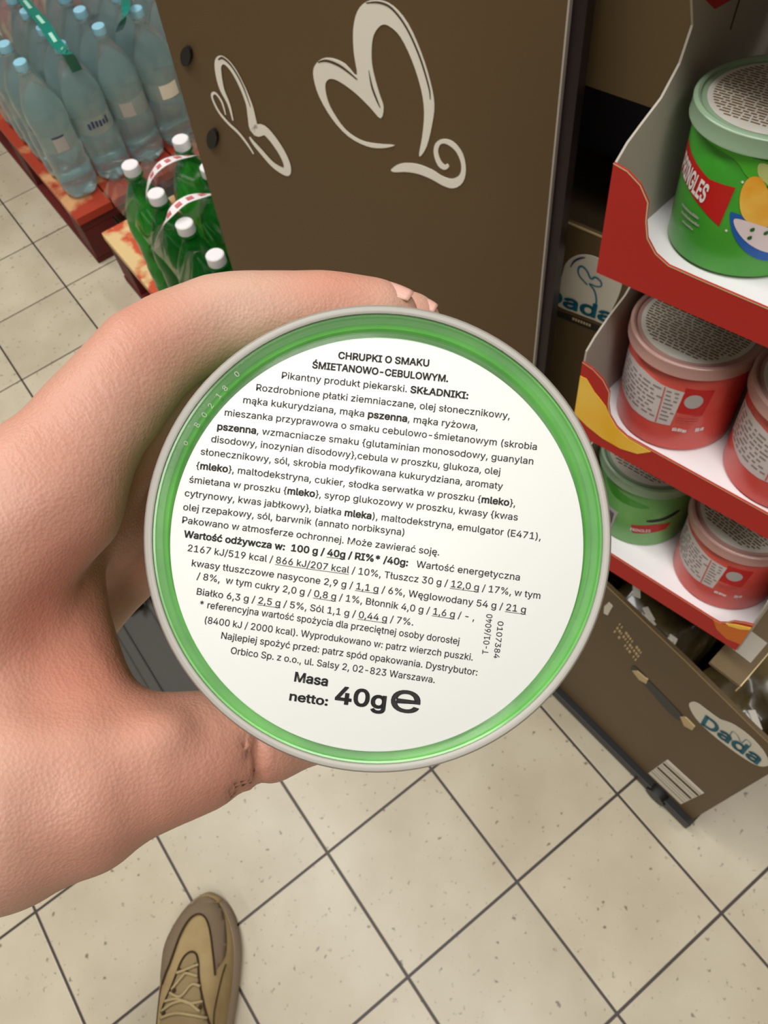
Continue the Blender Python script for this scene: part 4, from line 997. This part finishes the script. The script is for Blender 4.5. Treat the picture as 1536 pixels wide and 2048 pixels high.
for a, b, cap, segs in LINES:
    V, Fc, wd = layout(segs); pa, pb = Vector(lp(*a)), Vector(lp(*b)); d = pb - pa; L = d.length; d.normalize(); n = Vector((-d.y, d.x))
    xmin = V[:, 0].min(); xmax = V[:, 0].max(); sx = L / (xmax - xmin); sy = cap / .727 / F * ZP
    for x, y in V: q = pa + d * ((x - xmin) * sx) + n * (y * sy); VV.append((q.x, q.y, zl + .00006))
    FF += [tuple(i + nb for i in f) for f in Fc]; nb += len(V)
me = bpy.data.meshes.new('printed_text'); me.from_pydata(VV, [], FF); link('printed_text', me, 'ink', lab)['label'] = 'Polish ingredient and nutrition text in black'
# best-before digits printed on the seal, showing beside the label
for (px, py), rz, s in (((375, 893), 1.05, 'o'), ((398, 858), 1.0, '8'), ((412, 838), .95, '0'), ((425, 820), .95, '2'), ((440, 800), .9, '1'), ((452, 785), .8, '8'), ((475, 757), .7, '0')):
    x, y = lp(px, py); co, fs = text_mesh(s, 0); size = 22 / F * ZP; bm = bmesh.new(); c_, s_ = math.cos(rz), math.sin(rz)
    vv = [bm.verts.new((x + (a * c_ - b * s_) * size, y + (a * s_ + b * c_) * size, .0742 - .0753 + .0007)) for a, b in co]
    for f in fs: bm.faces.new([vv[i] for i in f])
    from_bm('date_digit', bm, 'frost', held, norm=False)
# ------------------------------------------------------------------ hand (one continuous surface grown from tapered capsules)
def P3(px, py, z): return np.array([(px - 768) * z / F, (py - 1024) * z / F, z])     # metres in the viewer's axes
def chain(*pts): return [(P3(p[0], p[1], p[2] / 1000), p[3] * p[2] / 1000 / F) for p in pts]
CH = {
 'index': chain((92, 985, 150, 140), (190, 840, 153, 114), (288, 718, 157, 102), (345, 680, 159, 95), (430, 640, 162, 90), (560, 628, 165, 86), (640, 626, 166.5, 82), (700, 630, 168, 80), (745, 632, 169.2, 76), (772, 636, 170, 67)),
 'middle': chain((140, 1010, 174, 112), (240, 870, 175, 100), (335, 765, 176, 92), (460, 700, 179, 84), (600, 680, 183, 78), (720, 670, 186, 73), (812, 653, 188, 71)),
 'ring': chain((175, 1045, 186, 108), (260, 930, 189, 92), (350, 850, 193, 84), (470, 760, 198, 76), (600, 715, 202, 72), (740, 700, 205, 66)),
 'pinky': chain((228, 1105, 203, 96), (290, 1010, 206, 78), (370, 935, 210, 68), (470, 850, 215, 62), (580, 790, 219, 56)),
 'meta1': chain((92, 985, 150, 140), (-90, 1175, 142, 155), (-360, 1400, 140, 190)),
 'meta2': chain((140, 1010, 174, 112), (-100, 1180, 158, 140), (-340, 1400, 152, 170)),
 'meta3': chain((175, 1045, 186, 108), (-60, 1220, 174, 130), (-310, 1420, 165, 160)),
 'meta4': chain((228, 1105, 203, 96), (0, 1280, 190, 120), (-280, 1440, 178, 150)),
 'heel': chain((225, 1130, 203, 84), (120, 1250, 195, 100), (-40, 1400, 180, 130)),
 'thumb': chain((-330, 1560, 140, 250), (-150, 1600, 139, 232), (0, 1600, 140, 214), (150, 1568, 143, 179), (285, 1530, 147, 140), (400, 1500, 152, 118), (480, 1477, 156, 104), (522, 1466, 158, 97)),
 'thumbtip': chain((545, 1466, 158.5, 88), (575, 1460, 159.5, 82), (615, 1452, 161, 78), (690, 1440, 165, 72), (740, 1440, 168, 60)),
 'web': chain((88, 1070, 163, 98), (100, 1160, 162, 94), (120, 1250, 159, 96), (148, 1350, 154, 98), (175, 1440, 148, 98)),
 'web2': chain((0, 1080, 166, 140), (10, 1250, 162, 140), (50, 1400, 152, 140)),
 'fill': chain((-120, 1150, 150, 200), (-140, 1330, 150, 240), (-200, 1500, 148, 240)),
 'wrist': chain((-360, 1480, 152, 270), (-560, 1560, 158, 262), (-800, 1660, 172, 270)),
 'arm': chain((-800, 1660, 172, 270), (-1000, 1760, 195, 270)),
}
def sd_cone(Pt, a, ra, b, rb):
    ab = b - a; L2 = float(ab @ ab); t = np.clip(((Pt - a) @ ab) / L2, 0, 1).astype(np.float32)
    d = Pt - (a + t[..., None] * ab); return np.sqrt((d * d).sum(-1)) - (ra + (rb - ra) * t)
def smin(a, b, k):
    h = np.clip(.5 + .5 * (b - a) / k, 0, 1); return b + (a - b) * h - k * h * (1 - h)
h = .00115
allp = np.array([p for c in CH.values() for p, r in c]); rr_ = max(r for c in CH.values() for p, r in c)
lo3 = allp.min(0) - .034; hi3 = allp.max(0) + .034
lo3[0] = max(lo3[0], -.215)
hi3[0] = .035; lo3[1] = -.075; hi3[2] = .250; lo3[2] = .105
ax = [np.arange(lo3[k], hi3[k], h, dtype=np.float32) for k in range(3)]
G = np.stack(np.meshgrid(*ax, indexing='ij'), -1)
def chain_sd(c, k=.003):
    out = None
    for (a, ra), (b, rb) in zip(c, c[1:]):
        m_ = max(ra, rb) + .030
        lo_ = np.minimum(a, b) - m_; hi_ = np.maximum(a, b) + m_
        sl = tuple(slice(max(int((lo_[q] - lo3[q]) / h), 0), max(int((hi_[q] - lo3[q]) / h) + 2, 0)) for q in range(3))
        d = np.full(G.shape[:3], .03, np.float32); sub = G[sl]
        if sub.size: d[sl] = np.minimum(sd_cone(sub, a.astype(np.float32), ra, b.astype(np.float32), rb), .03)
        out = d if out is None else np.minimum(out, d)
    return out
palm = None
for nm in ('meta1', 'meta2', 'meta3', 'meta4', 'fill', 'wrist', 'arm', 'web2'):
    d = chain_sd(CH[nm]); palm = d if palm is None else smin(palm, d, .010)
palm = smin(palm, chain_sd(CH['heel']), .006)
fing = None
for nm in ('index', 'middle', 'ring', 'pinky'):
    d = chain_sd(CH[nm]); fing = d if fing is None else smin(fing, d, .0014)
body = smin(palm, fing, .004)
th_ = smin(chain_sd(CH['thumb']), chain_sd(CH['thumbtip']), .0025)
body = smin(body, th_, .010)
body = smin(body, chain_sd(CH['web']), .007)
# skin folds: shallow grooves
def groove(pts, r):
    c = [(P3(x, y, z / 1000), r) for x, y, z in pts]; return chain_sd(c)
def ssub(a, b, k): return -smin(-a, b, k)
def ring_groove(x, cy, rp, zc, f0, f1, r, dx=0):
    c = P3(x, cy, zc / 1000); rm = rp * zc / 1000 / F; out = []
    for k in range(9):
        f = math.radians(f0 + (f1 - f0) * k / 8); out.append((c + np.array([dx * 1e-4 * (k / 8 - .5), rm * math.sin(f), -rm * math.cos(f)]), r))
    return chain_sd(out)
for x, cy, rp, zc, f0, f1, r, dx in ((474, 1479, 107, 155.8, 0, 60, .0005, -6), (489, 1475, 105, 156.5, 10, 90, .00055, 5), (503, 1472, 103, 157, -20, 55, .0005, -4), (527, 1466, 99.5, 158, -30, 105, .0008, -5)):
    body = ssub(body, ring_groove(x, cy, rp, zc, f0, f1, r, dx), .0010)
# flatten where the hand presses on the can
axis0 = np.array([(755 - 768) / F * ZL, (1078 - 1024) / F * ZL])
dist = np.sqrt((G[..., 0] - axis0[0]) ** 2 + (G[..., 1] - axis0[1]) ** 2)
cyl = np.maximum(dist - .0376, np.abs(G[..., 2] - (ZL + .036)) - .0395)
lidv = np.maximum(dist - .0410, np.abs(G[..., 2] - (ZL + .005)) - .008)
body = np.maximum(body, -cyl); body = np.maximum(body, -lidv)
# the far end of the forearm is cut square outside the frame
body = np.maximum(body, (lo3[0] + .006) - G[..., 0])
body = smin(body, chain_sd(chain((330, 1470, 141, 26), (200, 1500, 136.5, 30), (60, 1500, 132, 30))), .006)
body = smin(body, chain_sd(chain((185, 1050, 152, 30), (120, 1100, 149.5, 34), (70, 1200, 147, 34))), .006)
body += .00022 * np.sin(G[..., 0] * 310 + 2 * np.sin(G[..., 1] * 170)) * np.sin(G[..., 1] * 260 + G[..., 2] * 190)
def surface_nets(V):
    s = V < 0; nx, ny, nz = V.shape
    cnt = np.zeros((nx - 1, ny - 1, nz - 1), np.float32); acc = np.zeros(cnt.shape + (3,), np.float32)
    def sl(o, n): return slice(o, n - 1 + o)
    for axn in range(3):
        o1, o2 = [q for q in range(3) if q != axn]
        a = [slice(None)] * 3; b = [slice(None)] * 3; a[axn] = slice(0, V.shape[axn] - 1); b[axn] = slice(1, V.shape[axn])
        va, vb = V[tuple(a)], V[tuple(b)]; cr_ = (va < 0) != (vb < 0)
        t = np.where(cr_, va / np.where(cr_, va - vb, 1), 0)
        for p in (0, 1):
            for q in (0, 1):
                idx = [slice(None)] * 3; idx[o1] = sl(p, V.shape[o1]); idx[o2] = sl(q, V.shape[o2]); idx = tuple(idx)
                c = cr_[idx]; cnt += c; acc[..., axn] += np.where(c, t[idx], 0); acc[..., o1] += c * p; acc[..., o2] += c * q
    cells = np.argwhere(cnt > 0); ids = -np.ones(cnt.shape, np.int64); ids[tuple(cells.T)] = np.arange(len(cells))
    pos = cells + acc[tuple(cells.T)] / cnt[tuple(cells.T)][:, None]
    quads = []
    for axn in range(3):
        o1, o2 = [(1, 2), (2, 0), (0, 1)][axn]
        a = [slice(None)] * 3; b = [slice(None)] * 3; a[axn] = slice(0, V.shape[axn] - 1); b[axn] = slice(1, V.shape[axn])
        sa, sb = s[tuple(a)], s[tuple(b)]
        for flip in (False, True):
            E = np.argwhere((sa & ~sb) if not flip else (~sa & sb))
            E = E[(E[:, o1] > 0) & (E[:, o2] > 0) & (E[:, o1] < V.shape[o1] - 1) & (E[:, o2] < V.shape[o2] - 1)]
            def cid(d1, d2): q = E.copy(); q[:, o1] -= d1; q[:, o2] -= d2; return ids[tuple(q.T)]
            Q = np.stack([cid(1, 1), cid(0, 1), cid(0, 0), cid(1, 0)], 1)
            quads.append(Q[:, ::-1] if flip else Q)
    return pos, np.concatenate(quads)
pos, quads = surface_nets(body)
pos = pos * h + lo3
me = bpy.data.meshes.new('hand')
# relax the net a little
adj = np.concatenate([quads[:, [0, 1]], quads[:, [1, 2]], quads[:, [2, 3]], quads[:, [3, 0]]])
for it in range(4):
    sm_ = np.zeros_like(pos); ct = np.zeros(len(pos))
    for q in (0, 1):
        np.add.at(sm_, adj[:, q], pos[adj[:, 1 - q]]); np.add.at(ct, adj[:, q], 1)
    pos = pos * (.5) + (sm_ / ct[:, None]) * .5
R3 = np.array([list(RT), list(DN), list(FW)])
HB = P3(60, 1250, .150)
loc_ = (pos - HB) @ R3
me.from_pydata(loc_.tolist(), [], quads.tolist()); me.update()
at_ = me.attributes.new('flush_and_shade', 'FLOAT', 'POINT')
fl = np.zeros(len(pos))
for (x, y, z), r, s in (((290, 640, 150), .016, .7), ((640, 580, 160), .013, .55), ((70, 870, 142), .018, .55), ((510, 1540, 150), .016, .5), ((250, 1640, 140), .03, .4), ((60, 1200, 142), .02, .5), ((820, 640, 178), .012, .6), ((150, 1720, 140), .03, .35), ((270, 1050, 180), .028, 1.2), ((700, 600, 165), .012, .4), ((200, 1300, 145), .02, .45)):  # skin redness; the palm hollow spot also stands in for shade there
    d = np.linalg.norm(pos - P3(x, y, z / 1000), axis=1); fl += s * np.exp(-(d / r) ** 2)
at_.data.foreach_set('value', np.clip(fl, 0, 1).astype(np.float32))
cr_ = np.zeros(len(pos)) + .12
for (x, y, z), r, q in (((250, 720, 146), .017, 1.0), ((500, 1500, 149), .012, .8), ((600, 580, 160), .012, .35), ((110, 880, 140), .02, .45), ((180, 1350, 142), .02, .4)):
    cr_ += q * np.exp(-(np.linalg.norm(pos - P3(x, y, z / 1000), axis=1) / r) ** 2)
a2 = me.attributes.new('crease', 'FLOAT', 'POINT'); a2.data.foreach_set('value', np.clip(cr_, 0, 1).astype(np.float32))
hand = link('hand', me, 'skin', None, True)
hand.location = CAM + Vector((HB @ R3).tolist())
tagp(hand, 'bare left hand with fingers and thumb wrapped around the green can', 'hand')
# fingernails
def nail(px, py, z, along, nrm, ln, wd, label):
    c = Vector((P3(px, py, z / 1000) @ R3).tolist()) + CAM
    a = Vector((np.array(along) @ R3).tolist()).normalized(); n = Vector((np.array(nrm) @ R3).tolist()); n = (n - a * n.dot(a)).normalized(); s = a.cross(n)
    bm = bmesh.new(); g = []
    for i in range(13):
        u = -1 + 2 * i / 12; row = []
        for j in range(11):
            v = -1 + 2 * j / 10; uu = u * (1 - .12 * v * v) if u > 0 else u * (1 - .22 * v * v); ww = v * (1 - .10 * max(u, 0) ** 2)
            row.append(bm.verts.new(c + a * (uu * ln / 2) + s * (ww * wd / 2) - n * (.34 * wd * .5 * ww * ww * 1.3 + .0008 * uu * uu)))
        g.append(row)
    for i in range(12):
        for j in range(10): bm.faces.new((g[i][j], g[i + 1][j], g[i + 1][j + 1], g[i][j + 1]))
    for v in bm.verts: v.co -= hand.location
    o = from_bm('fingernail', bm, 'nail', hand, True); md = o.modifiers.new('s', 'SOLIDIFY'); md.thickness = .0006; md.offset = 0
    o['label'] = label; return o
nail(772, 564, 166.7, (1, .24, .02), (.0, -.93, -.40), .0126, .0088, 'pale pink nail of the index finger')
nail(842, 594, 184.9, (1, .30, .03), (.0, -.93, -.38), .0088, .0084, 'pale nail edge of the middle finger')
